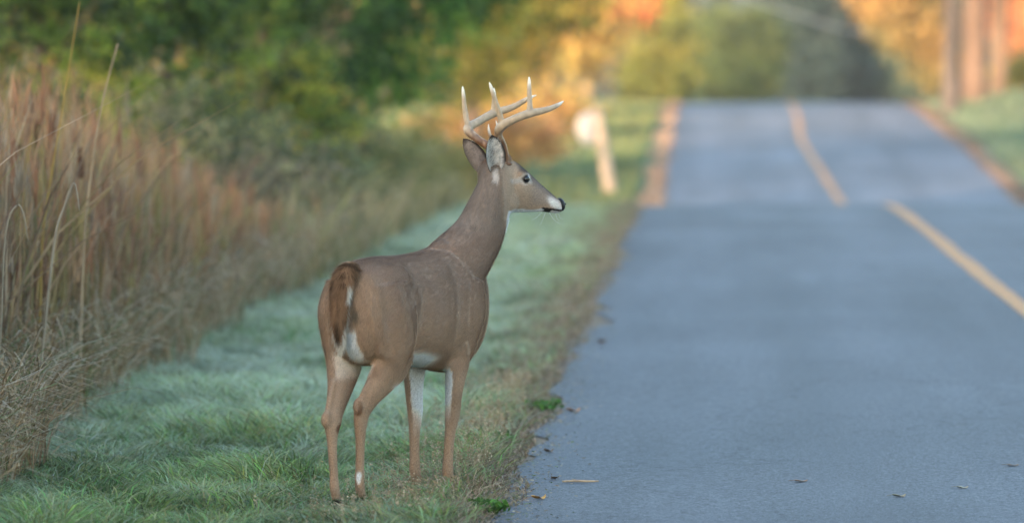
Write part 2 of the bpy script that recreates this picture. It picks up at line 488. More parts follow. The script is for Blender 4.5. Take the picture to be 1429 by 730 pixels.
parts = []
for (n, y0, y1, hm, wm, seed, seg) in ((90000, 16.2, 24, (.07, .18), (.004, .008), 1, 3), (60000, 24, 38, (.05, .12), (.006, .011), 2, 2), (30000, 38, 60, (.05, .12), (.010, .02), 3, 2)):
    r, x, y = verge(n, -3.5, EDGE_L - 0.06, y0, y1, *hm, *wm, seed)
    keep = (x < EDGE_L - 0.22 + 0.22 * (lattice_noise(np.stack([y * 2, x * 2, x * 0], -1), 1.5, 4) - .5)) | (r.uniform(0, 1, n) < 0.10)
    x, y = x[keep], y[keep]; n = len(x)
    cb, ct, dk = grass_cols(r, x, y, n)
    tuft = lattice_noise(np.stack([x * 5, y * 3, x * 0], -1), 1.0, 8)
    h = r.uniform(*hm, n) * (0.5 + 0.8 * tuft) * (1 + 0.35 * (dk > .68))
    tread = np.exp(-(((x + 1.43) / .17) ** 2 + ((y - 17.72) / .34) ** 2)) + .8 * np.exp(-(((x + 1.10) / .22) ** 2 + ((y - 18.35) / .30) ** 2))
    h = h * (1 - .62 * np.clip(tread, 0, 1))
    ang = 2 * np.pi * lattice_noise(np.stack([x * 4, y * 3, x * 0], -1), 1.0, 31) * 1.6 + r.normal(0, 0.9, n)
    P = np.stack([x, y, gz(x, y) - 0.004], -1)
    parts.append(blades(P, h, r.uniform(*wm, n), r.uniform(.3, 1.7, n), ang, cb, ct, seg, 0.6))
# longer, darker tussocks in the foreground
r = np.random.default_rng(70)
for (tx, ty, rad, n, hh) in ((-2.02, 19.6, .16, 260, .17), (-2.35, 18.6, .2, 240, .14), (-1.75, 18.0, .15, 160, .12), (-2.55, 20.6, .2, 200, .15), (-1.30, 20.6, .13, 150, .15), (-2.75, 23.4, .22, 260, .16), (-1.45, 24.5, .16, 160, .15), (-2.1, 17.6, .2, 180, .12), (-1.9, 26.5, .2, 160, .16), (-2.6, 28.5, .3, 200, .17)):
    x = tx + r.normal(0, rad, n); y = ty + r.normal(0, rad * 1.2, n)
    P = np.stack([x, y, gz(x, y) - .004], -1)
    c = np.stack([r.uniform(.06, .12, n), r.uniform(.12, .22, n), r.uniform(.03, .06, n)], -1)
    ct = c * r.uniform(.9, 1.8, (n, 1))
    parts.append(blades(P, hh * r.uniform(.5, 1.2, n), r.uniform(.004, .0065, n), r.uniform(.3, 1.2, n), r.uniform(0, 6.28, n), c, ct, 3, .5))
V, F, C = join(parts)
tag(mk("grass", V, F, M_blade, C), kind="stuff")

# grass beyond the dip, both sides of the road
parts = []
for (x0, x1, n, sd_) in ((-16, EDGE_L - 0.5, 26000, 5), (EDGE_R + 0.55, 24, 30000, 6)):
    r = np.random.default_rng(sd_)
    y = r.uniform(62, 132, n); x = r.uniform(0, 1, n) ** 1.4
    x = (x1 - (x1 - x0) * x) if x0 < -2 else (x0 + (x1 - x0) * x)
    x = x + bend(y)
    fr = np.clip(r.normal(.16 if x0 < 0 else .46, .15, n), 0, .8)[:, None]
    g = np.stack([r.uniform(.09, .15, n), r.uniform(.125, .185, n), r.uniform(.055, .09, n)], -1) * (np.array([1.42, 1.28, .95]) if x0 < 0 else 1.0) * (0.7 + .6 * lattice_noise(np.stack([x, y * .4, x * 0], -1), .6, 44))[:, None]  # right side duller and bluer: its shade is put into the blade colour
    ct = g * (1 - fr) + np.array([.24, .34, .31]) * fr
    P = np.stack([x, y, gz(x, y) - .01], -1)
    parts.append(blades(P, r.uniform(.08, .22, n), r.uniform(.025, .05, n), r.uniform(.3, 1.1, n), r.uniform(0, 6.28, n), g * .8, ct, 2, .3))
V, F, C = join(parts)
tag(mk("grass", V, F, M_blade, C), kind="stuff")

# dry seeding grass and dead weeds along the ragged edge of the asphalt
r = np.random.default_rng(12)
parts = []
n = 21000
y = 1 / (1 / 16.4 + r.uniform(0, 1, n) * (1 / 56 - 1 / 16.4))
x = EDGE_L + 0.035 - np.abs(r.normal(0, .26, n)) + 0.12 * (lattice_noise(np.stack([y * 1.5, y * 0, y * 0], -1), 1.0, 6) - .5)
P = np.stack([x, y, gz(x, y) - .004], -1)
pal = [(.32, .23, .15), (.40, .31, .21), (.22, .15, .10), (.17, .11, .075), (.30, .26, .20), (.17, .19, .08)]
c = pick(pal, n)
h = r.uniform(.03, .11, n) * (0.45 + .85 * smoothstep(EDGE_L + .02, EDGE_L - .2, x))
parts.append(blades(P, h, .003 + .00017 * y, r.uniform(.3, 1.8, n), r.uniform(0, 6.28, n), c * .7, c, 2, .5))
# taller seed stems beside the front hooves
n = 1900
y = r.uniform(16.8, 24, n); x = -0.93 - np.abs(r.normal(0, .20, n)) - .25 * (y < 18.6) * r.uniform(0, 1.3, n)
P = np.stack([x, y, gz(x, y) - .004], -1)
c = pick([(.34, .26, .15), (.40, .32, .20), (.26, .18, .10), (.20, .20, .09)], n)
h = r.uniform(.05, .16, n) * (1 - .7 * np.exp(-(((x + 1.40) / .2) ** 2 + ((y - 17.72) / .34) ** 2))) * (1 - .5 * np.exp(-(((x + 1.08) / .2) ** 2 + ((y - 18.4) / .3) ** 2))); ang = r.uniform(0, 6.28, n); lean = r.uniform(.1, .6, n)
parts.append(blades(P, h, np.full(n, .0026), lean, ang, c * .8, c, 3, .1))
tips = P + np.stack([np.cos(ang) * h * lean, np.sin(ang) * h * lean, h * .94], -1)
m = 6
SP = (tips[:, None, :] + r.normal(0, 1, (n, m, 3)) * np.array([.0045, .0045, .014])).reshape(-1, 3)
parts.append(leaves(SP, np.full(n * m, .0085), np.repeat(pick([(.36, .27, .17), (.42, .34, .23), (.27, .19, .11)], n), m, 0)))
# crumbs of litter lying on the edge of the asphalt
n = 5200
y = 1 / (1 / 16.6 + r.uniform(0, 1, n) * (1 / 40 - 1 / 16.6))
x = EDGE_L + np.abs(r.normal(0, .13, n)) - .06
SP = np.stack([x, y, gz(x, y) + .011 + r.uniform(0, .006, n)], -1)
v, f, c = leaves(SP, r.uniform(.006, .022, n), pick([(.14, .105, .075), (.26, .20, .14), (.12, .15, .06), (.33, .26, .17)], n))
v = v.reshape(-1, 4, 3); v[:, :, 2] = SP[:, None, 2] + (v[:, :, 2] - SP[:, None, 2]) * .25
parts.append((v.reshape(-1, 3), f, c))
V, F, C = join(parts)
tag(mk("dry_grass", V, F, M_dry, C), kind="stuff")

# leaf litter on the sunlit dirt shoulders past the dip
r = np.random.default_rng(15)
n = 9000
y = r.uniform(62, 130, n)
left = r.uniform(0, 1, n) < .6
wob = .2 + 1.0 * lattice_noise(np.stack([y * .35, left * 9.0, y * 0], -1), 1.0, 61)
x = np.where(left, EDGE_L - r.uniform(-.02, .36, n) * wob, EDGE_R + r.uniform(-.02, .42, n) * wob) + bend(y)
SP = np.stack([x, y, gz(x, y) + r.uniform(.005, .04, n)], -1)
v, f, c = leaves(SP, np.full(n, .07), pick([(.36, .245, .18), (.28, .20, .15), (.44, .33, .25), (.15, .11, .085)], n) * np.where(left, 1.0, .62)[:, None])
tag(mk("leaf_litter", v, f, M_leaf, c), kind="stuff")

# ------------------------------------------------------------------ tall dead grass and reeds on the left bank
r = np.random.default_rng(20)
parts = []
def reed_top(x, y):
    ye = y - 5.0 * np.clip(-3.5 - x, 0, 3)
    return np.interp(ye, [16, 23, 26, 30, 33, 37], [1.85, 1.75, 1.60, 1.24, .86, .48])
n = 23000
y = 1 / (1 / 16.0 + r.uniform(0, 1, n) * (1 / 42 - 1 / 16.0))
x = -3.15 - np.abs(r.normal(0, 1, n)) * 0.9 - .05
x = np.where(r.uniform(0, 1, n) < .5, -3.2 - r.uniform(0, 3.6, n), x) - .35 * np.clip((22 - y) / 5, 0, 1)
P = np.stack([x, y, gz(x, y) - .01], -1)
front = smoothstep(-3.5, -3.05, x)
h = reed_top(x, y) * r.uniform(.45, 1.1, n) * (1 - .35 * front)
pal = [(.34, .175, .095), (.37, .235, .13), (.19, .10, .065), (.33, .25, .17), (.12, .085, .06), (.22, .21, .07), (.36, .23, .06), (.12, .15, .05)]
c = pick(pal, n, [4, 4, 3, 3, 2, 1.5, 1.2, 1])
lowc = pick([(.31, .23, .15), (.36, .28, .20), (.24, .15, .10), (.21, .20, .09), (.14, .10, .07)], n)
parts.append(blades(P, h, r.uniform(.006, .018, n), np.abs(r.normal(.0, .14, n)) + (r.uniform(0, 1, n) < .05) * r.uniform(.2, .6, n), r.uniform(0, 6.28, n), lowc, c, 4, .25 + 0 * 1))
# feathery reddish seed heads: sheaves of short upright wisps
n2 = 3600
ii = r.choice(n, n2)
tp = P[ii] + np.stack([r.normal(0, .08, n2), r.normal(0, .08, n2), h[ii] * r.uniform(.62, .85, n2)], -1)
m = 9
SP = (tp[:, None, :] + r.normal(0, 1, (n2, m, 3)) * np.array([.012, .012, .05])).reshape(-1, 3)
hc = np.repeat(pick([(.33, .165, .09), (.36, .22, .12), (.23, .12, .07), (.34, .26, .18), (.28, .21, .09)], n2), m, 0)
nm = n2 * m
parts.append(blades(SP, r.uniform(.10, .26, nm), np.full(nm, .010), r.uniform(0, .35, nm), r.uniform(0, 6.28, nm), hc * .85, hc, 2, .1))
# the bent grey tangle along its foot
n = 9000
y = 1 / (1 / 16.0 + r.uniform(0, 1, n) * (1 / 45 - 1 / 16.0))
x = -3.0 - np.abs(r.normal(0, .38, n)) + .24 * np.clip((22 - y) / 4, 0, 1) + .25 * (lattice_noise(np.stack([y * 1.3, y * 0, y * 0], -1), 1.0, 7) - .5)
P = np.stack([x, y, gz(x, y) - .01 + r.uniform(0, .25, n)], -1)
c = pick([(.38, .29, .19), (.36, .24, .13), (.27, .25, .15), (.13, .17, .06), (.46, .38, .28), (.24, .15, .08)], n, [3, 3.5, 1.5, 1.6, 1.5, 1.8])
parts.append(blades(P, r.uniform(.3, .75, n), r.uniform(.005, .010, n), r.uniform(.15, 1.3, n), r.uniform(0, 6.28, n), c * .8, c, 4, .95))
V, F, C = join(parts)
tag(mk("reeds", V, F, M_dry, C), kind="stuff")

# pale low weeds between the reeds and the shrubs
r = np.random.default_rng(23)
parts = []
n = 6500
y = r.uniform(34, 62, n); x = -2.95 - r.uniform(0, 1, n) ** 1.3 * 4.5
P = np.stack([x, y, gz(x, y) - .01], -1)
c = pick([(.25, .21, .11), (.20, .19, .08), (.28, .23, .13), (.16, .17, .07), (.34, .28, .17)], n)
parts.append(blades(P, r.uniform(.35, .95, n) * (.6 + .9 * lattice_noise(P, .9, 3)) * np.interp(y, [36, 46, 62], [1, .62, .55]), r.uniform(.012, .024, n), r.uniform(.1, .7, n), r.uniform(0, 6.28, n), c * .8, c, 3, .3))
V, F, C = join(parts)
tag(mk("weeds", V, F, M_dry, C), kind="stuff")

# single stems that stand out of the reeds
def stem(name, K, mat, col, label, cat, group, w=.012):
    """one long flat-ish stem through the points K"""
    K = np.asarray(K, dtype=float)
    base = K[0].copy()
    t = np.linspace(1, .35, len(K))
    v, f = tube(np.hstack([K - base, (w * t)[:, None], (w * .55 * t)[:, None]]), 4, 7, (1, 0, 0.01))
    o = mk(name, v, f, mat, np.broadcast_to(np.asarray(col, dtype=float), (len(v), 3)), smooth=True, loc=base)
    return tag(o, label, cat, group)

GS = "stems standing out of the reeds"
stem("reed_stem", [(-3.23, 22, 0), (-3.19, 22, .48), (-3.175, 22, .884), (-3.11, 22, 1.298), (-3.08, 22.02, 1.489), (-3.00, 22.05, 2.0)], M_dry, (.36, .23, .06),
     "tall yellow reed stem rising highest above the dead grass on the left bank", "reed", GS)
stem("reed_stem", [(-3.05, 22.3, 0), (-3.02, 22.3, .8), (-2.99, 22.3, 1.12), (-2.93, 22.3, 1.5), (-2.85, 22.3, 1.80)], M_dry, (.40, .28, .17),
     "tan reed stem leaning right with a thick feathery top above the cattails", "reed", GS, .014)
stem("bent_blade", [(-2.96, 20.2, 0), (-2.90, 20.1, .5), (-2.835, 20, .943), (-2.793, 20, 1.086), (-2.753, 20, 1.188), (-2.738, 20, 1.164), (-2.725, 20, 1.07)], M_dry, (.33, .27, .20),
     "pale dead blade folded over at its tip, in front of the yellow reed stem", "grass blade", "bent pale blades")
stem("bent_blade", [(-3.14, 20.2, 0), (-3.09, 20.1, .50), (-3.05, 20, .963), (-3.0, 20, 1.093), (-2.969, 20, 1.056), (-2.95, 20, .94)], M_dry, (.31, .25, .18),
     "pale dead blade arched over beside the picture's edge below the cattails", "grass blade", "bent pale blades")
stem("dead_stalk", [(-3.10, 24, .02), (-3.055, 24, .102), (-2.907, 23.9, .287), (-2.76, 23.85, .42)], M_dry, (.46, .38, .28),
     "fallen tan stalk slanting out of the reeds over the frosty grass", "stalk", None, .013)

def cattail(x, y, z0, z1, lean, label):
    root = empty("cattail", (x - lean, y, 0))
    tag(root, label, "cattail", "cattails in the reeds")
    v, f = tube([(0, 0, 0, .006), (lean * .6, 0, z0 * .6, .005), (lean, 0, z0, .005), (lean * 1.1, 0, z1 + .12, .003)], 3, 6)
    mk("stalk", v, f, M_dry, np.broadcast_to((.35, .25, .12), (len(v), 3)), root, True)
    v, f = tube([(lean, 0, z0 - .005, .004), (lean, 0, z0 + .012, .016), (lean * 1.02, 0, (z0 + z1) / 2, .018), (lean * 1.05, 0, z1 - .012, .016), (lean * 1.06, 0, z1, .004)], 4, 10)
    mk("seed_head", v, f, M_dry, np.broadcast_to((.085, .032, .016), (len(v), 3)), root, True)
    return root
cattail(-3.49, 24, 1.146, 1.41, .03, "taller dark brown cattail, right of the other one near the picture's edge")
cattail(-3.59, 24, 1.09, 1.28, .02, "shorter dark brown cattail closest to the picture's edge")
cattail(-3.29, 24.2, 1.10, 1.26, .04, "small cattail half hidden in the dead grass right of the yellow stem")

# ------------------------------------------------------------------ trees and shrubs
def trunk_parts(H, r0, limbs, lean=0.0, seed=0, col=(.16, .115, .085)):
    rr = np.random.default_rng(seed)
    out = []
    v, f = tube([(0, 0, -.15, r0 * 1.35), (0, 0, .25, r0 * 1.08), (lean * .3, 0, H * .35, r0 * .92), (lean * .7, .0, H * .7, r0 * .7), (lean, 0, H, r0 * .35)], 5, 14)
    # bark ridges and burls in the shape itself
    th = np.arctan2(v[:, 1], v[:, 0]); k = 1 + .05 * np.sin(th * 7 + v[:, 2] * 1.7) + .05 * (lattice_noise(v * np.array([3, 3, 1.2]), 2.0, seed) - .5)
    v[:, 0] *= k; v[:, 1] *= k
    out.append((v, f, col))
    for j in range(limbs):
        z = H * rr.uniform(.45, .9); a = rr.uniform(0, 6.28); L = H * rr.uniform(.25, .45)
        dx, dy = math.cos(a), math.sin(a)
        v, f = tube([(lean * z / H, 0, z - .1, r0 * .4), (lean * z / H + dx * L * .4, dy * L * .4, z + L * .28, r0 * .27), (lean * z / H + dx * L, dy * L, z + L * .62, r0 * .08)], 4, 8)
        out.append((v, f, col))
    out = [(v, f, np.asarray(c) * (.45 + 1.1 * lattice_noise(v * np.array([5, 5, 1.1]), 1.6, seed + 9))[:, None]) for v, f, c in out]
    return out

def crown_leaves(rr, blobs, nclump, per, size, pal, wts, spread):
    """clumps of leaves spread through ellipsoid blobs, each clump with a tint of its own"""
    vol = np.array([b[3] * b[4] * b[5] for b in blobs]) ** .7
    which = rr.choice(len(blobs), nclump, p=vol / vol.sum())
    B = np.array(blobs)[which]
    d = rr.normal(size=(nclump, 3)); d /= np.linalg.norm(d, axis=1)[:, None]
    rad = rr.uniform(0.25, 1.0, nclump) ** .45 * (1 + rr.normal(0, .09, nclump))
    cen = B[:, :3] + d * rad[:, None] * B[:, 3:6]
    pal = np.asarray(pal, dtype=float)
    p = np.asarray(wts, dtype=float) / np.sum(wts)
    # neighbouring clumps share a tint
    ln = lattice_noise(cen, .85, 77)
    u = np.clip(ln * .85 + rr.uniform(0, 1, nclump) * .15 + rr.normal(0, .03, nclump), 0, .999)
    order = (np.argsort(np.argsort(u)) + .5) / nclump
    ci = np.searchsorted(np.cumsum(p), order * .9999)
    tint = pal[np.clip(ci, 0, len(pal) - 1)] * rr.uniform(.6, 1.4, (nclump, 1))
    P = (cen[:, None, :] + rr.normal(0, 1, (nclump, per, 3)) * np.array([spread, spread, spread * .7])).reshape(-1, 3)
    c = np.repeat(tint, per, 0) * rr.uniform(.85, 1.15, (nclump * per, 1))
    return leaves(P, np.full(len(P), size), c)

def tree(name, label, cat, x, y, blobs, nclump, per, size, pal, wts, spread=.22, H=4.0, r0=.12, limbs=6, seed=1, group=None, lean=0.0, bark=(.16, .115, .085), loc_z=None):
    rr = np.random.default_rng(seed)
    z0 = float(gz(x, y)) if loc_z is None else loc_z
    root = empty(name, (x, y, z0))
    tag(root, label, cat, group)
    V, F, C = join(trunk_parts(H, r0, limbs, lean, seed, bark))
    mk("trunk", V, F, M_bark, C, root, True)
    bl = [(b[0] - x, b[1] - y, b[2] - z0, b[3], b[4], b[5]) for b in blobs]
    v, f, c = crown_leaves(rr, bl, nclump, per, size, pal, wts, spread)
    mk("crown", v, f, M_leaf, c, root)
    return root

GREEN = [(.10, .165, .026), (.032, .056, .016), (.17, .23, .032), (.30, .30, .042), (.54, .42, .06), (.52, .27, .055)]
OLIVE = [(.22, .20, .04), (.15, .17, .035), (.30, .25, .05), (.40, .28, .05)]
GOLD = [(.42, .26, .08), (.40, .29, .09), (.28, .25, .08), (.42, .20, .08), (.17, .18, .06)]
ORANGE = [(.56, .31, .12), (.50, .24, .10), (.58, .37, .13), (.36, .24, .10), (.26, .25, .08)]
G1 = "shrubs behind the reeds"
G2 = "trees on the left of the road"
tree("leafy_shrub", "yellowing green shrub behind the cattails at the picture's edge", "shrub", -6.5, 45, [(-6.6, 45, 1.7, 1.1, .9, 1.3), (-6.0, 44.6, 2.7, 1.1, .9, .9), (-7.3, 45.2, 2.5, .9, .9, 1.1)],
     300, 30, .09, GREEN, [3, 4, 3, 2.4, 1.4, .2], .13, 3.2, .06, 9, 31, G1)
tree("leafy_shrub", "dense olive green shrub rising behind the middle of the reeds", "shrub", -5.5, 47, [(-5.6, 47, 1.5, 1.0, .9, 1.2), (-5.1, 47, 2.6, 1.1, .9, .9), (-6.1, 47, 2.9, .9, .8, .8)],
     300, 30, .09, GREEN, [3, 4, 3, 2.8, 1.0, .3], .13, 3.3, .06, 9, 32, G1)
tree("leafy_shrub", "green shrub with orange and yellow lower leaves, left of the dark tree", "shrub", -4.9, 51, [(-5.0, 51, 1.6, .9, .8, 1.1), (-4.6, 51, 2.8, 1.0, .8, .8), (-4.4, 50.6, 1.0, .6, .6, .6)],
     300, 30, .09, GREEN, [3, 3.5, 3, 2.6, 1.5, .9], .13, 3.3, .06, 9, 33, G1)
tree("twiggy_shrub", "low bare grey brown shrub at the far end of the reeds", "shrub", -3.75, 37, [(-3.85, 38, .48, .52, 1.2, .50), (-3.45, 40, .44, .42, 1.2, .46)],
     260, 12, .06, [(.11, .095, .06), (.08, .085, .04), (.16, .13, .09)], [2, 2, 1], .13, .9, .02, 12, 34)
tree("green_tree", "dark green tree hanging over the verge, above the deer's back", "tree", -4.7, 58,
     [(-4.7, 58, 2.1, .95, 1.2, 1.1), (-3.7, 58, 2.4, .9, 1.2, 1.15), (-2.8, 58, 2.9, .8, 1.1, .95), (-4.2, 58.5, 1.35, .6, .8, .55), (-3.5, 58, 3.8, 1.6, 1.6, 1.2), (-4.6, 58, 4.8, 1.8, 1.8, 1.3)],
     800, 26, .11, [(.026, .07, .018), (.055, .155, .032), (.10, .22, .038), (.20, .25, .042), (.46, .36, .06)], [4, 4, 3.5, 1.6, .7], .15, 5.0, .13, 9, 35, G2)
tree("olive_tree", "yellow green tree between the dark tree and the golden maple", "tree", -4.0, 78,
     [(-3.5, 78, 2.3, 1.0, 1.3, 1.0), (-2.7, 78, 2.9, .9, 1.2, .9), (-4.2, 78, 1.6, .8, 1.0, .8), (-3.6, 78, 4.6, 1.8, 1.8, 1.4)],
     520, 22, .13, OLIVE + [(.06, .10, .03)], [3, 3, 2, 1.5, 3], .25, 5.4, .13, 8, 36, G2)
tree("golden_maple", "golden orange maple leaning over the road edge, behind the white sign", "tree", -4.2, 108,
     [(-3.3, 108, 1.9, .9, 1.2, .8), (-2.5, 108, 2.6, .9, 1.2, .9), (-3.8, 108, 2.8, 1.0, 1.2, 1.0), (-4.9, 108, 1.5, 1.0, 1.2, .9), (-3.8, 108, 5.0, 2.2, 2.2, 1.7)],
     620, 22, .16, GOLD, [4, 3, 2, 2, 1.2], .28, 6.0, .16, 8, 37, G2)
tree("orange_shrub", "sunlit orange shrub low behind the deer's ears", "shrub", -4.1, 83,
     [(-4.8, 83, .22, .6, .7, .5), (-4.2, 83, .15, .55, .7, .55), (-3.6, 83, .22, .5, .7, .5), (-3.1, 84, .22, .45, .6, .42)],
     260, 20, .11, ORANGE, [3, 1.5, 3, 2, 1.5], .17, 1.2, .04, 8, 38)
tree("orange_shrub", "sunlit orange bush low on the bank under the golden maple", "shrub", -3.4, 98,
     [(-3.3, 98, .55, .8, .8, .5), (-4.2, 98, .5, .8, .8, .6)],
     200, 20, .12, GOLD, [3, 2, 2, 3, 1], .18, 1.2, .04, 8, 39)
tree("red_maple", "red leaved maple showing at the top of the picture beside the golden one", "tree", -3.6, 138,
     [(-2.6, 138, 3.3, .9, 1.2, .7), (-3.4, 138, 4.2, 1.6, 1.6, 1.3), (-4.4, 138, 3.4, 1.1, 1.2, .9)],
     320, 22, .18, [(.55, .12, .05), (.60, .20, .07), (.45, .12, .05)], [3, 2, 2], .28, 5.4, .14, 7, 40, G2)
tree("conical_tree", "yellow green conical tree where the road drops out of sight", "tree", -1.9, 185,
     [(-2.0, 185, .6, 1.5, 1.5, 1.6), (-1.9, 185, 2.4, 1.15, 1.2, 1.3), (-1.9, 185, 4.2, .8, .8, 1.4), (-1.9, 185, 5.8, .45, .45, 1.2)],
     700, 22, .22, [(.26, .26, .05), (.33, .30, .06), (.19, .21, .05)], [3, 2, 2], .26, 6.0, .14, 6, 41)
tree("round_bush", "big rounded green bush right of the conical tree beyond the crest", "shrub", 1.3, 200,
     [(1.1, 200, 1.0, 1.9, 1.7, 1.9), (1.8, 200, 2.2, 1.4, 1.5, 1.4), (.5, 200, 2.4, 1.1, 1.3, 1.2)],
     700, 22, .24, [(.08, .12, .04), (.11, .14, .042), (.06, .09, .035)], [3, 2, 2], .28, 3.0, .14, 6, 42)
G5 = "low bushes between the reeds and the dark tree"
tree("low_bush", "low olive and tan bush on the verge under the dark tree", "shrub", -3.9, 52, [(-4.0, 52, .50, .70, .8, .60), (-3.45, 53, .34, .48, .8, .42), (-4.7, 52.5, .7, .65, .8, .75)],
     260, 24, .07, [(.24, .22, .08), (.30, .25, .12), (.15, .17, .06), (.36, .27, .10)], [3, 3, 3, 1], .14, .8, .03, 8, 57, G5)
tree("low_bush", "grey green leafy bush at the end of the reeds, nearer than the olive one", "shrub", -4.25, 44, [(-4.3, 44, .55, .6, .8, .62), (-3.7, 44.5, .42, .45, .7, .48), (-4.9, 44.5, .8, .6, .8, .75)],
     260, 24, .07, [(.10, .13, .06), (.15, .16, .08), (.07, .09, .045), (.22, .20, .12)], [3, 3, 2, 1.5], .14, .9, .03, 8, 58, G5)
tree("low_bush", "small yellowing bush farthest along the verge behind the deer's neck", "shrub", -3.4, 62, [(-3.4, 62, .15, .5, .8, .45), (-4.1, 62, .3, .6, .8, .55)],
     200, 24, .08, [(.30, .26, .08), (.20, .20, .06), (.38, .28, .09)], [3, 3, 1], .15, .7, .03, 8, 59, G5)
G3 = "dark conifers beyond the crest"
for k, (x, y, rad, lab) in enumerate(((4.6, 250, 2.6, "dark blue green conifer next to the rounded bush beyond the crest"), (8.2, 262, 2.8, "dark conifer in the middle of the gap over the road"),
                                      (11.8, 255, 2.8, "dark conifer behind the golden branches on the right"))):
    tree("conifer", lab, "tree", x, y, [(x, y, 1.0, rad, rad, 2.2), (x, y, 4.0, rad * .85, rad * .85, 2.4), (x, y, 7.5, rad * .6, rad * .6, 2.6), (x, y, 10.5, rad * .3, rad * .3, 2.2)],
         1300, 16, .36, [(.032, .06, .055), (.04, .07, .062), (.026, .05, .046)] if k == 0 else [(.045, .085, .065), (.055, .095, .07), (.035, .07, .055)], [2, 2, 2], .36, 10, .2, 5, 43 + k, G3)  # first conifer painted darker, shade put into its leaf colour

# the roadside maples on the right
G4 = "maples on the right of the road"
def maple(x, y, r0, H, seed, label, crown, n, bark, low=()):
    z = float(gz(x, y))
    bl = [(x, y, z + H * .95, crown, crown, crown * .75), (x + crown * .5, y, z + H * .8, crown * .7, crown * .8, crown * .5), (x - crown * .55, y, z + H * .82, crown * .7, crown * .8, crown * .5)] + list(low)
    return tree("maple", label, "tree", x, y, bl, n, 20, .2, GOLD, [3, 3, 2, 2, 1], .34, H, r0, 8, seed, G4, .15, bark)
maple(5.78, 112, .20, 7.0, 51, "slim grey maple trunk closest to the road on the right", 2.0, 300, (.075, .066, .062))  # shade on this trunk painted in as darker, greyer bark
maple(6.75, 119, .31, 9.0, 52, "thickest maple trunk, pinkish in the sun, on the right bank", 2.8, 420, (.115, .082, .064))
maple(7.62, 123, .20, 8.0, 53, "slender sunlit maple trunk right of the thickest one", 2.2, 320, (.13, .092, .066))
tree("golden_tree", "golden orange tree with low branches over the road, left of the maple trunks", "tree", 7.2, 140,
     [(5.75, 140, 2.75, .85, 1.2, .85), (6.6, 140, 2.2, .75, 1.1, .95), (5.2, 140, 3.5, .8, 1.2, .6), (6.9, 140, 1.2, .5, .8, .6), (6.6, 140, 4.8, 2.0, 2.0, 1.3)],
     700, 22, .18, [(.34, .22, .08), (.28, .19, .075), (.24, .20, .08), (.14, .14, .065)], [3, 3, 3, 2.5], .28, 5.6, .15, 8, 54)
tree("copper_tree", "copper brown tree behind the slender trunk at the right edge", "tree", 11.5, 158,
     [(10.6, 158, 3.0, 1.4, 1.4, 1.5), (12.2, 158, 3.4, 1.6, 1.5, 1.6), (11.3, 158, 5.2, 2.2, 2.0, 1.6)],
     420, 22, .2, [(.45, .19, .09), (.38, .16, .08), (.50, .26, .12)], [3, 2, 2], .3, 6, .16, 7, 55)
tree("leafy_shrub", "small yellow green shrub under the copper tree at the right edge", "shrub", 10.0, 150,
     [(10.0, 150, 1.0, .8, .8, .8), (10.9, 150, .9, .8, .8, .7)], 150, 20, .16, OLIVE, [2, 3, 2, 1], .2, 1.4, .05, 6, 56)

# woods: one far behind everything, one behind the camera that keeps the foreground in shade
def woods(name, xs0, xs1, y0, y1, top, n, size, pal, seed, base=0.0):
    rr = np.random.default_rng(seed)
    x = rr.uniform(xs0, xs1, n); y = rr.uniform(y0, y1, n)
    Ht = top(x) * (1 + .16 * (lattice_noise(np.stack([x * .22, y * .12, x * 0], -1), 1.0, seed) - .5) + .10 * (lattice_noise(np.stack([x * .8, y * .4, x * 0], -1), 1.0, seed + 3) - .5))
    z = base + Ht * rr.uniform(0, 1, n) ** .85
    P = np.stack([x, y, z], -1)
    tint = np.asarray(pal)[(lattice_noise(P * np.array([.5, .5, .35]), 1.0, seed + 5) * .999 * len(pal)).astype(int)]
    parts = [leaves(P, np.full(n, size), tint * rr.uniform(.7, 1.3, (n, 1)))]
    for k in range(int((xs1 - xs0) / 3.5)):
        xx = xs0 + (k + rr.uniform(0, 1)) * 3.5; yy = rr.uniform(y0, y1)
        v, f = tube([(xx, yy, base - .3, .22), (xx, yy, base + 5, .16), (xx, yy, base + 11, .08)], 2, 7)
        parts.append((v, f, (.10, .08, .06)))
    V, F, C = join(parts)
    return tag(mk(name, V, F, M_leaf, C), kind="stuff")
woods("far_woods", -90, 75, 295, 320, lambda x: np.full(len(x), 15.0), 26000, 1.1, [(.06, .10, .095), (.07, .11, .095), (.08, .11, .08), (.065, .10, .095)], 61, -1.0)
def caster_top(x):
    return np.interp(x, [-90, -66, -60, -54, -48, 0, 10], [9.8, 10.8, 11.7, 12.6, 14.0, 14.6, 13.0])
woods("near_woods", -85, 8, -38, -28, caster_top, 30000, 1.15, [(.05, .08, .03), (.06, .10, .035), (.09, .10, .03)], 62)
# saplings and brush that close the view between the trees on the left
woods("roadside_thicket", -16, -5.2, 62, 70, lambda x: np.full(len(x), 5.0), 9000, .16, [(.022, .04, .014), (.03, .05, .016), (.06, .07, .02), (.045, .04, .02)], 63, -.5)
woods("roadside_thicket", -30, -5.5, 128, 150, lambda x: np.full(len(x), 8.0), 9000, .4, [(.14, .13, .04), (.22, .16, .05), (.10, .11, .04), (.30, .17, .05)], 64, -.3)

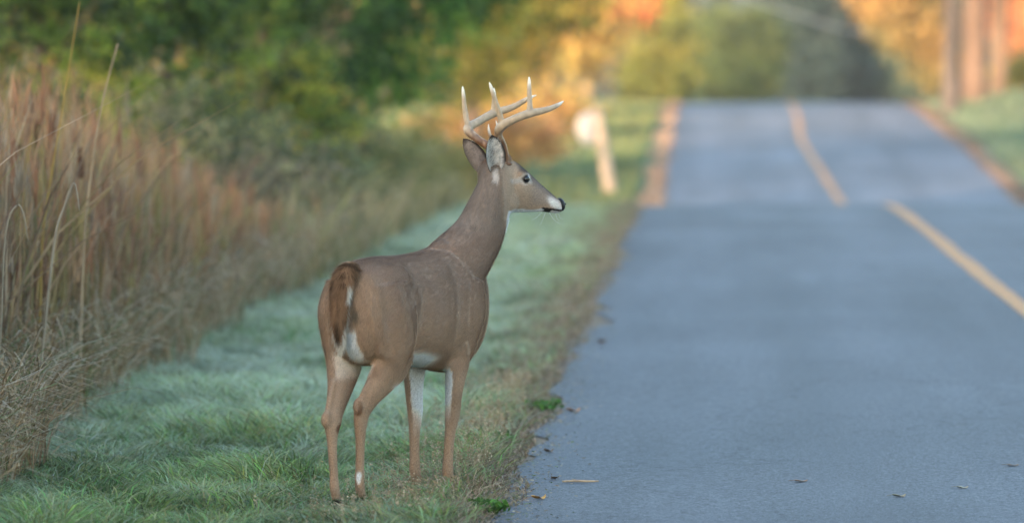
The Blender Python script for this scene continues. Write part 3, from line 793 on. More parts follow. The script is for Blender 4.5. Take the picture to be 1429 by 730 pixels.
# ------------------------------------------------------------------ leaning post with its round white sign
def post():
    root = empty("roadside_marker", (-1.68, 79.5, float(gz(-1.68, 79.5))))
    tag(root, "round white sign on a leaning wooden post beside the far left shoulder", "sign")
    z = 1.50
    v, f = tube([(0, 0, -.1, .098), (-.07, 0, .4, .095), (-.17, 0, .95, .092), (-.27, 0, z, .09)], 2, 10)
    mk("post", v, f, M_bark, np.broadcast_to((.38, .31, .25), (len(v), 3)), root)
    th = np.linspace(0, 2 * np.pi, 40, endpoint=False)
    def disc(r, y0, y1):
        rows = np.array([[(r * .985 * math.cos(a), y0, r * 1.12 * .985 * math.sin(a)) for a in th], [(r * math.cos(a), y0 + .006, r * 1.12 * math.sin(a)) for a in th], [(r * math.cos(a), y1, r * 1.12 * math.sin(a)) for a in th]])
        return rings_to_mesh(rows)
    v, f = disc(.255, -.115, -.085)
    tilt = R(-14)
    v = v @ np.array([[math.cos(tilt), 0, math.sin(tilt)], [0, 1, 0], [-math.sin(tilt), 0, math.cos(tilt)]]).T
    yaw = R(38)
    v = v @ np.array([[math.cos(yaw), -math.sin(yaw), 0], [math.sin(yaw), math.cos(yaw), 0], [0, 0, 1]]).T
    v = v + np.array([-.44, -.02, 1.12])
    mk("sign_disc", v, f, M_signwhite, None, root)
    v, f = tube([(-.50, -.075, 1.12, .022), (-.12, -.05, 1.14, .022)], 1, 6)
    mk("bracket", v, f, M_metal, None, root)
post()

# ------------------------------------------------------------------ overhead cable slanting down across the dark gap
v, f = tube([(-6, 168, 7.0, .024), (0.5, 168, 4.1, .024), (3.0, 166, 3.2, .024), (5.2, 163, 2.55, .024), (9.0, 160, 2.4, .024), (12.5, 157, 2.9, .024)], 6, 6)
tag(mk("cable", v, f, M_metal, None, smooth=True), "thin pale overhead cable slanting down across the dark gap above the road", "cable")

# ------------------------------------------------------------------ the deer.  x forward, y to its left, z up; head in a frame of its own
DEER = empty("deer", (-1.41, 18.0, .0), R(60))
tag(DEER, "white-tailed buck with eight-point antlers standing on the frosty verge, looking at the road", "deer")
HX, HY, HA = .9525, -.050, R(-35)
def head(P):
    P = np.atleast_2d(np.asarray(P, dtype=float)).copy()
    c, s = math.cos(HA), math.sin(HA)
    x, y = P[:, 0].copy(), P[:, 1].copy()
    P[:, 0] = HX + c * x - s * y
    P[:, 1] = HY + s * x + c * y
    return P

def torso():
    # x, top, bottom, half width, height of the widest line (0..1), roof roundness
    K = np.array([(-.012, .815, .66, .065, .5), (.01, .875, .60, .11, .5), (.05, .918, .555, .142, .5), (.12, .944, .53, .155, .52), (.22, .952, .528, .155, .52), (.34, .950, .522, .158, .5),
                  (.46, .955, .504, .162, .46), (.58, .968, .486, .158, .45), (.68, .990, .470, .150, .45), (.76, .988, .485, .130, .46), (.84, .940, .525, .110, .5), (.90, .90, .585, .075, .5), (.925, .83, .65, .04, .5)])
    C = catmull(K, 4)
    th = np.linspace(0, 2 * np.pi, 40, endpoint=False)
    Rg = []
    for x, t, b, hw, m in C:
        zc = b + (t - b) * m
        c, s = np.cos(th), np.sin(th)
        yy = hw * np.sign(c) * np.abs(c) ** .88
        zz = np.where(s > 0, (t - zc) * np.abs(s) ** .95, -(zc - b) * np.abs(s) ** .92)
        Rg.append(np.stack([np.full(40, x), yy, zc + zz], -1))
    return rings_to_mesh(np.array(Rg))

def head_mesh():
    K = np.array([(-.035, 1.300, 1.185, .038), (-.01, 1.325, 1.150, .055), (.035, 1.336, 1.118, .065), (.08, 1.326, 1.108, .068), (.12, 1.307, 1.106, .064), (.155, 1.280, 1.106, .053), (.19, 1.250, 1.107, .042),
                  (.225, 1.220, 1.107, .035), (.26, 1.191, 1.104, .0325), (.288, 1.168, 1.100, .032), (.306, 1.152, 1.102, .028), (.318, 1.138, 1.112, .016)])
    C = catmull(K, 4)
    th = np.linspace(0, 2 * np.pi, 32, endpoint=False)
    Rg = []
    for h, t, b, hw in C:
        zc = (t + b) / 2 + .006
        c, s = np.cos(th), np.sin(th)
        # narrower along the jaw, wide at the level of the eyes
        prof = 1.0 - .28 * smoothstep(0, -1, s) * smoothstep(.30, .10, h)
        Rg.append(head(np.stack([np.full(32, h), hw * np.sign(c) * np.abs(c) ** .85 * prof, zc + np.where(s > 0, (t - zc) * s, (zc - b) * s)], -1)))
    return rings_to_mesh(np.array(Rg))

LEGS = {
 "rh": [(.16, -.075, .85, .14, .07), (.165, -.088, .74, .165, .082), (.18, -.098, .63, .137, .072), (.175, -.095, .545, .098, .054), (.135, -.075, .475, .064, .041), (.088, -.052, .41, .043, .031), (.062, -.035, .36, .036, .026),
        (.058, -.027, .315, .028, .023), (.062, -.022, .25, .0215, .020), (.070, -.014, .16, .0190, .018), (.076, -.009, .095, .0215, .0200), (.092, -.006, .05, .0200, .019), (.112, -.004, -.004, .026, .022)],
 "lh": [(.15, .075, .85, .14, .07), (.14, .090, .74, .160, .082), (.135, .098, .63, .130, .070), (.115, .092, .54, .090, .052), (.060, .072, .450, .060, .040), (-.01, .047, .368, .040, .029), (-.050, .033, .312, .037, .027),
        (-.060, .028, .262, .026, .022), (-.062, .024, .205, .0200, .0185), (-.060, .020, .14, .0180, .017), (-.058, .018, .09, .0215, .0200), (-.045, .016, .048, .0200, .019), (-.026, .015, -.004, .026, .022)],
 "rf": [(.72, -.080, .84, .11, .055), (.70, -.094, .73, .115, .062), (.675, -.094, .62, .093, .054), (.658, -.088, .53, .062, .042), (.652, -.080, .45, .043, .034), (.650, -.073, .38, .0335, .029), (.656, -.066, .325, .0305, .027),
        (.655, -.062, .29, .027, .025), (.650, -.056, .23, .0200, .0190), (.647, -.050, .15, .0185, .0175), (.648, -.046, .09, .0215, .020), (.662, -.043, .048, .020, .019), (.682, -.04, -.004, .026, .022)],
 "lf": [(.71, .080, .84, .11, .055), (.69, .094, .73, .112, .062), (.655, .098, .62, .090, .054), (.632, .100, .53, .060, .042), (.624, .100, .45, .043, .035), (.620, .097, .38, .0345, .030), (.624, .095, .325, .0315, .028),
        (.622, .094, .29, .0275, .0255), (.616, .092, .23, .0205, .0195), (.612, .090, .15, .0185, .0178), (.612, .088, .09, .0215, .020), (.626, .087, .048, .020, .019), (.645, .086, -.004, .026, .022)],
}
for _k in ('rh', 'lh'):
    LEGS[_k] = [(p[0], p[1], p[2], p[3] * (.84 if p[2] < .28 else 1), p[4] * (.84 if p[2] < .28 else 1)) for p in LEGS[_k]]
for _k in LEGS:                                   # sturdier limbs between elbow or stifle and the pastern
    LEGS[_k] = [(p[0], p[1], p[2] - (.040 if _k[1] == 'h' else .016) * max(0, 1 - p[2] / .30), p[3] * g, p[4] * g) for p in LEGS[_k] for g in [1.12 if p[2] < .60 else 1.03]]
NECK = [(.62, 0, .80, .13, .11), (.755, -.014, .895, .142, .110), (.865, -.042, 1.005, .115, .098), (.915, -.063, 1.105, .101, .084), (.948, -.080, 1.190, .092, .072), (.970, -.085, 1.250, .084, .062), (.990, -.085, 1.275, .06, .05)]

def voxel(parts, size, smooth_it, name):
    """weld closed pieces into one continuous skin"""
    V, F, _ = join(parts)
    me = mesh_data(name, V, F)
    o = bpy.data.objects.new(name, me); COL.objects.link(o)
    md = o.modifiers.new("weld", 'REMESH'); md.mode = 'VOXEL'; md.voxel_size = size; md.use_smooth_shade = True
    dg = bpy.context.evaluated_depsgraph_get()
    ev = o.evaluated_get(dg)
    em = bpy.data.meshes.new_from_object(ev)
    bpy.data.objects.remove(o, do_unlink=True); bpy.data.meshes.remove(me)
    n = len(em.vertices)
    V = np.empty(n * 3, dtype=np.float32); em.vertices.foreach_get("co", V); V = V.reshape(-1, 3).astype(float)
    nl = len(em.loops); li = np.empty(nl, dtype=np.int32); em.loops.foreach_get("vertex_index", li)
    tot = np.empty(len(em.polygons), dtype=np.int32); em.polygons.foreach_get("loop_total", tot)
    E = np.empty(len(em.edges) * 2, dtype=np.int32); em.edges.foreach_get("vertices", E); E = E.reshape(-1, 2)
    deg = np.bincount(E.ravel(), minlength=n).astype(float)[:, None]
    def lap(P):
        s = np.zeros_like(P)
        for k in range(3):
            s[:, k] = np.bincount(E[:, 0], P[E[:, 1], k], n) + np.bincount(E[:, 1], P[E[:, 0], k], n)
        return s / deg - P
    for _ in range(smooth_it):
        V = V + .55 * lap(V); V = V - .57 * lap(V)
    st = np.concatenate([[0], np.cumsum(tot)[:-1]])
    Fs = []
    for k in (3, 4):
        q = np.where(tot == k)[0]
        if len(q): Fs.append(li[st[q][:, None] + np.arange(k)])
    bpy.data.meshes.remove(em)
    return V, Fs

def vnormals(V, Fs):
    N = np.zeros_like(V)
    for f in Fs:
        a, b, c = V[f[:, 0]], V[f[:, 1]], V[f[:, 2]]
        nn = np.cross(b - a, (V[f[:, 3]] if f.shape[1] == 4 else c) - a) if f.shape[1] == 3 else np.cross(c - a, V[f[:, 3]] - b)
        for k in range(f.shape[1]): np.add.at(N, f[:, k], nn)
    return N / (np.linalg.norm(N, axis=1)[:, None] + 1e-12)

pieces = [torso() + (None,), head_mesh() + (None,)]
pieces.append(tube(NECK, 5, 28, (0, 1, 0)) + (None,))
for k in LEGS: pieces.append(tube(LEGS[k], 5, 18, (0, 1, 0)) + (None,))
pieces.append(ellipsoid((.70, -.008, .968), (.10, .055, .042)) + (None,))               # withers
pieces.append(ellipsoid((.030, -.037, .376), (.026, .021, .034)) + (None,))          # points of the hocks
pieces.append(ellipsoid((-.086, .035, .328), (.026, .021, .034)) + (None,))
pieces.append(tube([(.085, -.072, .50, .013), (.048, -.052, .435, .0115), (.027, -.037, .375, .012)], 4, 10) + (None,))     # hamstring tendons
pieces.append(tube([(.005, .064, .475, .013), (-.050, .046, .400, .0115), (-.090, .035, .328, .012)], 4, 10) + (None,))
pieces.append(ellipsoid((.70, -.085, .70), (.105, .058, .15)) + (None,))             # shoulder blades
pieces.append(ellipsoid((.70, .085, .70), (.105, .058, .15)) + (None,))
for s in (-1, 1):
    pieces.append(ellipsoid(head((.125, .050 * s, 1.262))[0], (.030, .020, .020)) + (None,))   # brow over the eye
    pieces.append(ellipsoid(head((.062, .036 * s, 1.318))[0], (.024, .020, .030)) + (None,))   # pedicle
    pieces.append(ellipsoid(head((.07, .045 * s, 1.155))[0], (.060, .030, .050)) + (None,))    # cheek
BV, BF = voxel(pieces, .0072, 9, "body")
BN = vnormals(BV, BF)
def fold(P, K, width, depth):
    """a soft groove (or ridge) along a line K of (x, z) points on the animal's sides"""
    K = catmull(np.array(K, dtype=float), 8)
    d = np.min([np.hypot(P[:, 0] - k[0], P[:, 2] - k[1]) for k in K], axis=0)
    return depth * np.exp(-(d / width) ** 2)
side = smoothstep(.35, .75, np.abs(BN[:, 1])) * (BV[:, 0] < .93)
disp = fold(BV, [(.335, .80), (.31, .70), (.275, .60), (.24, .53)], .042, -.013)          # flank fold in front of the thigh
disp += fold(BV, [(.60, .88), (.585, .75), (.575, .62), (.60, .54)], .048, -.009)         # behind the shoulder
disp += fold(BV, [(.70, .96), (.76, .86), (.80, .74)], .06, .002)                        # shoulder blade and its front edge
disp += fold(BV, [(.16, .90), (.23, .885)], .040, .011)
disp += fold(BV, [(.13, .80), (.16, .70), (.18, .62)], .060, .010)                       # bulge of the thigh
disp += fold(BV, [(.30, .875), (.40, .865)], .05, -.007)                                  # hollow of the loin                                  # hip bone
disp += fold(BV, [(.08, .86), (.075, .72), (.09, .60)], .030, -.007)                      # seam behind the thigh
disp += fold(BV, [(.66, .60), (.70, .52)], .02, -.006)
for k in range(5):
    disp += fold(BV, [(.36 + .045 * k, .80), (.345 + .045 * k, .68), (.37 + .045 * k, .58)], .016, .0009)
disp += .0008 * (lattice_noise(BV, 22.0, 51) - .5) * (BV[:, 2] > .5) * (BV[:, 2] < 1.05)
BV = BV + BN * (1.05 * disp * side)[:, None]
# tendon behind each hind shank, hollow above the hock
BN = vnormals(BV, BF)

def coat(P, N):
    """the coat's own markings, by place on the animal"""
    n = len(P)
    x, y, z = P[:, 0], P[:, 1], P[:, 2]
    # back in the head's frame
    c, s = math.cos(HA), math.sin(HA)
    hx = c * (x - HX) + s * (y - HY); hy = -s * (x - HX) + c * (y - HY)
    A = lambda *v: np.array(v, dtype=float)
    col = np.tile(A(.225, .158, .117), (n, 1))
    def mix(colr, m):
        m = np.clip(m, 0, 1)[:, None]
        return col * (1 - m) + A(*colr) * m
    nn = lattice_noise(P, 14.0, 2) - .5
    n2 = lattice_noise(P, 45.0, 4) - .5
    # redder, lighter flank and haunch
    col = mix((.285, .195, .132), smoothstep(.86, .62, z + nn * .12) * (z < .95))
    col = mix((.275, .185, .122), smoothstep(.55, .40, z + nn * .06))
    col = mix((.265, .185, .125), smoothstep(.12, .02, x + nn * .05) * smoothstep(.45, .6, z) * (z < .9))
    # grey neck, dark spine
    col = mix((.20, .155, .122), smoothstep(.98, 1.08, z + nn * .06) * (hx < .03))
    col = mix((.135, .092, .062), smoothstep(.75, .97, N[:, 2]) * (z > .88) * (z < 1.05) * .25 * (x < .8))
    # white belly and the insides of the legs
    white = (.78, .74, .68)
    soft = (.52, .46, .39)
    col = mix(white, smoothstep(-.42, -.70, N[:, 2] + nn * .3) * smoothstep(.60, .54, z) * smoothstep(.10, .2, x) * smoothstep(.54, .42, x) * (z > .44))
    hind = x < .4
    inner_h = np.where(y < .0, N[:, 1], -N[:, 1])
    col = mix(soft, smoothstep(.15, .5, inner_h + nn * .35) * hind * smoothstep(.46, .52, z) * smoothstep(.74, .66, z) * smoothstep(-.1, .0, -np.abs(y) + .11) * np.where(y > 0, .75, 1.0))
    col = mix(white, smoothstep(.14, .10, x) * hind * smoothstep(-.060, -.045, y + nn * .03) * smoothstep(.02, .0, y) * smoothstep(.53, .57, z) * smoothstep(.70, .66, z + nn * .05))
    dq = np.sqrt(((y + .050) / .018) ** 2 + ((z - .725) / .045) ** 2)
    col = mix((.10, .085, .06), smoothstep(1.1, .6, dq + n2 * 1.4) * (x < .1) * .8)
    col = mix(white, hind * (x > .03) * smoothstep(.45, .75, N[:, 0] - .2 * N[:, 2] + nn * .2) * smoothstep(.37, .40, z) * smoothstep(.50, .46, z) * .8)
    mid = np.where(x > .4, np.where(y < .02, -.0, 0), 0)
    # front legs: pale along the inner and back faces down to the knee
    fr = (x > .45) & (z < .62)
    inner_f = np.where(y < .02, N[:, 1] * .75 - N[:, 0] * .65, -N[:, 1] * 1.0)
    col = mix(white, smoothstep(.12, .42, inner_f + nn * .25) * fr * smoothstep(.22, .40, z + nn * .08) * smoothstep(.66, .58, z) * .92)
    # tarsal glands, pale fetlock spot, dark hooves
    def spot(c0, r, colr, amt=1.0):
        d = np.linalg.norm((P - np.array(c0)) / np.array(r), axis=1)
        return mix(colr, amt * smoothstep(1.15, .6, d + n2 * .5))
    col = spot((-.040, .008, .292), (.024, .022, .022), (.09, .035, .015), .9)
    col = spot((.022, -.04, .37), (.014, .02, .03), (.11, .05, .025), .8)
    col = spot((.058, -.016, .095), (.009, .012, .024), white, .7)
    col = mix((.03, .025, .02), smoothstep(.022, .012, z))
    # ---------- head
    H = hx > -.03
    Hz = H & (z > 1.05)
    col = mix((.28, .205, .145), Hz * smoothstep(-.02, .06, hx) * (z < 1.33))
    # dark forehead and top of the muzzle
    col = mix((.075, .06, .052), Hz * smoothstep(.30, .75, N[:, 2] + nn * .2) * smoothstep(.09, .14, hx) * smoothstep(.31, .27, hx) * .85)
    zt = 1.302 - (hx - .11) * .76
    col = mix((.055, .045, .040), Hz * smoothstep(zt - .042, zt - .006, z + nn * .012) * smoothstep(.09, .13, hx) * smoothstep(.30, .27, hx) * .85)
    col = mix((.165, .138, .12), Hz * smoothstep(.14, .19, hx) * smoothstep(1.12, 1.15, z) * .6 * (N[:, 2] < .6))
    col = mix((.16, .09, .05), Hz * smoothstep(1.295, 1.325, z) * (hx < .11) * .7)
    ey = np.where(hy < 0, -1, 1)
    de = np.sqrt((hx - .137) ** 2 + ((z - 1.243) * 1.15) ** 2) / .0345
    col = mix((.40, .35, .30), Hz * smoothstep(1.15, .75, de + n2 * .5) * .8 * (np.abs(hy) > .02))
    col = mix((.05, .035, .028), Hz * smoothstep(.66, .52, de) * (np.abs(hy) > .02))
    df = np.sqrt(((hx - .085) / .030) ** 2 + ((z - 1.235) / .013) ** 2)
    col = mix((.30, .27, .24), Hz * smoothstep(1.2, .5, df) * .7)
    # white muzzle ring, chin, under jaw and throat
    dm = np.sqrt(((hx - .276) / .040) ** 2 + ((z - 1.138 + (hx - .276) * .55) / .024) ** 2)
    col = mix((.50, .47, .44), Hz * smoothstep(1.25, .40, dm + n2 * .3))
    col = mix((.74, .72, .68), Hz * smoothstep(1.124, 1.115, z + n2 * .01) * smoothstep(.06, .09, hx))
    # throat patch on the neck just behind the jaw
    dt = np.sqrt(((hx - .078) / .034) ** 2 + ((z - 1.075) / .06) ** 2)
    col = mix((.74, .71, .66), smoothstep(1.2, .8, dt) * (z < 1.115))
    # mouth line with its dark corner
    mouth = 1.1225 - (hx - .222) * .13
    col = mix((.015, .012, .012), Hz * smoothstep(.0065, .003, np.abs(z - mouth)) * smoothstep(.218, .226, hx))
    dk = np.sqrt(((hx - .247) / .018) ** 2 + ((z - 1.1085) / .012) ** 2)
    col = mix((.02, .017, .016), Hz * smoothstep(1.15, .85, dk))
    # small dark nick on the side of the neck
    d = np.linalg.norm((P - np.array([.80, -.075, 1.055])) / np.array([.035, .03, .010]), axis=1)
    col = mix((.05, .035, .025), smoothstep(1.1, .6, d))
    # base of the ear: pale tuft below it
    db = np.sqrt(((hx + .004) / .018) ** 2 + ((z - 1.262) / .030) ** 2)
    col = mix((.62, .58, .53), smoothstep(1.15, .5, db + n2 * .3) * (hy < -.02) * .55)
    return np.clip(col * np.array([1.64, 1.62, 1.62]) * (1 + .16 * nn)[:, None], 0, .8)

BC = coat(BV, BN)
body = mk("body", BV, BF, M_hide, BC * .72, DEER, True)

# short lying hair
def hairs(V, Fs, N, n, colf, flow, L, wd, lift, seed, sel=None):
    r = np.random.default_rng(seed)
    T = np.concatenate([f[:, :3] for f in Fs] + [f[:, [0, 2, 3]] for f in Fs if f.shape[1] == 4])
    if sel is not None: T = T[sel(V[T].mean(1))]
    a, b, c = V[T[:, 0]], V[T[:, 1]], V[T[:, 2]]
    ar = np.linalg.norm(np.cross(b - a, c - a), axis=1)
    k = r.choice(len(T), n, p=ar / ar.sum())
    u = r.uniform(0, 1, (n, 1)); v = r.uniform(0, 1, (n, 1)); fl = (u + v) > 1
    u = np.where(fl, 1 - u, u); v = np.where(fl, 1 - v, v)
    P = a[k] + u * (b[k] - a[k]) + v * (c[k] - a[k])
    Nn = N[T[k, 0]] * (1 - u - v) + N[T[k, 1]] * u + N[T[k, 2]] * v
    Nn /= np.linalg.norm(Nn, axis=1)[:, None] + 1e-9
    D = flow(P, Nn) + r.normal(0, .16, (n, 3))
    D -= (D * Nn).sum(1)[:, None] * Nn
    D /= np.linalg.norm(D, axis=1)[:, None] + 1e-9
    S_ = np.cross(D, Nn)
    ll = L(P)[:, None] * r.uniform(.7, 1.3, (n, 1))
    lock = lattice_noise(np.stack([P[:, 0] * 1.0 + P[:, 2] * .25, P[:, 1] * 2.2, P[:, 2] * 2.2], -1), 42.0, 19) - .5
    C = colf(P, Nn) * (1 + .10 * lock)[:, None] * r.uniform(.84, 1.16, (n, 1))
    ww = wd * r.uniform(.8, 1.3, (n, 1))
    p0 = P - Nn * .0015
    tip = P + D * ll + Nn * ll * lift * r.uniform(.2, 2.0, (n, 1))
    vv = np.stack([p0 - S_ * ww / 2, p0 + S_ * ww / 2, tip], 1).reshape(-1, 3)
    cc = np.stack([C * .98, C * .98, C * 1.08], 1).reshape(-1, 3)
    return vv, [np.arange(3 * n).reshape(-1, 3)], np.clip(cc, 0, 1)

def flow(P, N):
    x, z = P[:, 0], P[:, 2]
    c, s = math.cos(HA), math.sin(HA)
    hx = c * (x - HX) + s * (P[:, 1] - HY)
    D = np.zeros_like(P)
    D[:, 0] = -1; D[:, 2] = -.35
    leg = smoothstep(.6, .48, z)[:, None]
    D = D * (1 - leg) + np.array([-.25, 0, -1.0]) * leg
    rump = smoothstep(.14, .0, x)[:, None] * (z > .45)[:, None]
    D = D * (1 - rump) + np.array([-.2, 0, -1.0]) * rump
    nk = (smoothstep(.92, 1.10, z) * (hx < .05) * (P[:, 0] > .66))[:, None]
    D = D * (1 - nk) + np.array([-.45, .1, -1.0]) * nk
    hd = (smoothstep(.0, .05, hx) * (z > 1.09))[:, None]
    D = D * (1 - hd) + np.array([-math.cos(HA), -math.sin(HA), .25]) * hd
    return D
def flen(P):
    c, s = math.cos(HA), math.sin(HA)
    hx = c * (P[:, 0] - HX) + s * (P[:, 1] - HY)
    L = np.full(len(P), .024)
    L = np.where(P[:, 2] < .5, .013, L)
    L = np.where(P[:, 2] < .35, .009, L)
    L = np.where((hx > .03) & (P[:, 2] > 1.09), .009, L)
    L = np.where((hx > .20) & (P[:, 2] > 1.09), .0055, L)
    return L
def away_from_eye(P):
    c, s = math.cos(HA), math.sin(HA)
    hx = c * (P[:, 0] - HX) + s * (P[:, 1] - HY)
    return (np.sqrt((hx - .137) ** 2 + (P[:, 2] - 1.243) ** 2) > .021) & (P[:, 2] > .012)
v, f, c = hairs(BV, BF, BN, 200000, coat, flow, flen, .0021, .13, 3, away_from_eye)
tag(mk("fur", v, f, M_fur, c, DEER), kind="stuff")

# ears: cupped shells
def ear(base, tip, side, face, wid, name):
    """base, tip in the head's frame; face = direction the opening looks"""
    b, t = head(base)[0], head(tip)[0]
    ax = t - b; Ln = np.linalg.norm(ax); ax /= Ln
    fc = head(np.array(base) + np.array(face))[0] - b
    fc -= fc @ ax * ax; fc /= np.linalg.norm(fc)
    sd_ = np.cross(ax, fc)
    nt_, ns = 18, 15
    tt = np.linspace(0, 1, nt_); ss = np.linspace(-1, 1, ns)
    prof = np.interp(tt, [0, .12, .3, .5, .7, .85, .95, 1], [.45, .70, .95, 1.0, .86, .58, .30, .03]) * wid / 2
    cup = np.interp(tt, [0, .3, .7, 1], [1.35, 1.05, .7, .4])
    def layer(off):
        W = prof[:, None]
        ang = ss[None, :] * 1.25 * cup[:, None]
        rad = W / np.sin(np.minimum(1.25 * cup, 1.5))[:, None]
        lat_ = rad * np.sin(ang)
        dep = rad * (1 - np.cos(ang)) * 1.05
        return b + ax * (tt * Ln)[:, None, None] + sd_ * lat_[:, :, None] + fc * (dep + off)[:, :, None]
    inn, out = layer(.0022 + 0 * ss[None] + 0 * tt[:, None]), layer(-.0022 * (1 - np.abs(ss[None]) ** 4) + 0 * tt[:, None])
    V = np.concatenate([inn.reshape(-1, 3), out.reshape(-1, 3)])
    i = np.arange(nt_ - 1)[:, None] * ns + np.arange(ns - 1)[None]
    q = np.stack([i, i + 1, i + ns + 1, i + ns], -1).reshape(-1, 4)
    m = nt_ * ns
    rim = np.concatenate([np.arange(nt_) * ns, (nt_ - 1) * ns + np.arange(1, ns), (np.arange(nt_ - 1)[::-1]) * ns + ns - 1, np.arange(1, ns - 1)[::-1]])
    rr = np.stack([rim, np.roll(rim, -1), np.roll(rim, -1) + m, rim + m], -1)
    T_, S_ = np.meshgrid(tt, ss, indexing='ij')
    nz2 = lattice_noise(inn.reshape(-1, 3), 75, 9) - .5
    edge = smoothstep(.70, .90, np.abs(S_)).ravel() * smoothstep(.1, .3, T_.ravel()) + smoothstep(.82, .93, T_).ravel()
    edge = np.clip(edge, 0, 1)[:, None]
    ci = np.array([.52, .48, .44]) * (1 + 1.0 * nz2[:, None]) * (1 - edge) + np.array([.035, .025, .02]) * edge
    ci = ci * (1 - .35 * (np.exp(-((S_.ravel() + .05) / .22) ** 2) * (T_.ravel() < .65))[:, None])
    co = np.array([.165, .125, .10]) * (1 + .6 * nz2[:, None]) * (1 - edge) + np.array([.045, .032, .025]) * edge
    o = mk(name, V, [q, q[:, ::-1] + m, rr], M_hide, np.clip(np.concatenate([ci, co]), 0, 1), DEER, True)
    # soft hair inside and along the rim
    Nf = np.tile(fc, (m, 1))
    v, f, c = hairs(inn.reshape(-1, 3), [q], Nf, 420, lambda P, N: np.tile([.66, .62, .56], (len(P), 1)), lambda P, N: np.tile(ax * .8, (len(P), 1)) + (b - P) * 0, lambda P: np.full(len(P), .017), .0016, .35, 8,
                    lambda Cc: (np.abs((Cc - b) @ sd_) < wid * .33) & ((Cc - b) @ ax < Ln * .85))
    hr = mk("ear_hair", v, f, M_fur, c, o)
    tag(hr, kind="stuff")
    return o
ear((-.012, -.056, 1.282), (-.030, -.100, 1.424), -1, (.12, -1.0, .05), .092, "ear")
ear((-.012, .052, 1.268), (-.060, .135, 1.405), 1, (.85, .75, .1), .084, "ear")

# antlers
def antler(beam, tines, label):
    beam = [(p[0] + .016 * min(1, max(0, (p[2] - 1.31) / .08)),) + tuple(p[1:]) for p in beam]
    tines = [[(p[0] + .016,) + tuple(p[1:]) for p in t] for t in tines]
    ps = [tube(np.column_stack([head(np.array(beam)[:, :3]), np.array(beam)[:, 3]]), 7, 14, (.3, 1, .2)) + (None,)]
    for t in tines:
        ps.append(tube(np.column_stack([head(np.array(t)[:, :3]), np.array(t)[:, 3]]), 6, 12, (.3, 1, .2)) + (None,))
    b0 = head(np.array(beam)[0, :3])[0]
    ps.append(ellipsoid(b0 + np.array([0, 0, .008]), (.0245, .0245, .013)) + (None,))   # the burr
    V, F = voxel(ps, .0027, 4, "antler")
    tips = [head(np.array(t)[-1, :3])[0] for t in tines] + [head(np.array(beam)[-1, :3])[0]]
    d = np.min([np.linalg.norm(V - t, axis=1) for t in tips], axis=0)
    h = V[:, 2] - b0[2]
    nzv = lattice_noise(V * np.array([1, 1, .4]), 90, 5) - .5
    c = np.array([.40, .295, .195]) * (1 + .22 * nzv)[:, None]
    m = smoothstep(.18, .075, h + nzv * .05)[:, None]
    c = c * (1 - m) + np.array([.17, .075, .035]) * (1 + .8 * nzv)[:, None] * m
    m = smoothstep(.055, .012, d)[:, None]
    c = c * (1 - m) + np.array([.74, .68, .58]) * m
    o = mk("antler", V, F, M_antler, np.clip(c, 0, 1), DEER, True)
    return o
antler([(.060, -.035, 1.298, .0175), (.050, -.040, 1.325, .0175), (.024, -.052, 1.376, .0165), (-.010, -.080, 1.425, .0165), (-.010, -.112, 1.458, .0195), (.028, -.143, 1.486, .0165), (.086, -.163, 1.509, .0170), (.160, -.163, 1.524, .0125), (.215, -.150, 1.541, .0095), (.252, -.138, 1.560, .0025)],
       [[(-.006, -.105, 1.452, .013), (-.018, -.118, 1.50, .0118), (-.042, -.126, 1.56, .0098), (-.062, -.130, 1.615, .0068), (-.070, -.130, 1.638, .002)],
        [(.092, -.163, 1.503, .017), (.094, -.160, 1.545, .0108), (.094, -.155, 1.60, .0092), (.095, -.151, 1.64, .0064), (.095, -.149, 1.660, .002)],
        [(.018, -.058, 1.39, .010), (.004, -.062, 1.43, .0075), (-.008, -.063, 1.462, .0045), (-.014, -.063, 1.484, .0015)]], None)
antler([(.060, .035, 1.298, .0175), (.050, .040, 1.325, .0175), (.015, .062, 1.368, .0165), (-.035, .100, 1.408, .0165), (-.056, .135, 1.445, .0195), (.004, .166, 1.474, .0165), (.080, .188, 1.507, .0170), (.160, .188, 1.531, .0130), (.220, .168, 1.565, .0095), (.250, .140, 1.582, .0025)],
       [[(-.052, .130, 1.44, .013), (-.060, .142, 1.485, .0115), (-.066, .148, 1.54, .0095), (-.071, .150, 1.598, .0065), (-.073, .150, 1.620, .002)],
        [(.078, .188, 1.503, .014), (.080, .186, 1.54, .0105), (.079, .182, 1.58, .0080), (.078, .180, 1.613, .002)],
        [(.030, .060, 1.365, .010), (.014, .062, 1.41, .0075), (.006, .062, 1.445, .0045), (.004, .060, 1.468, .0015)]], None)

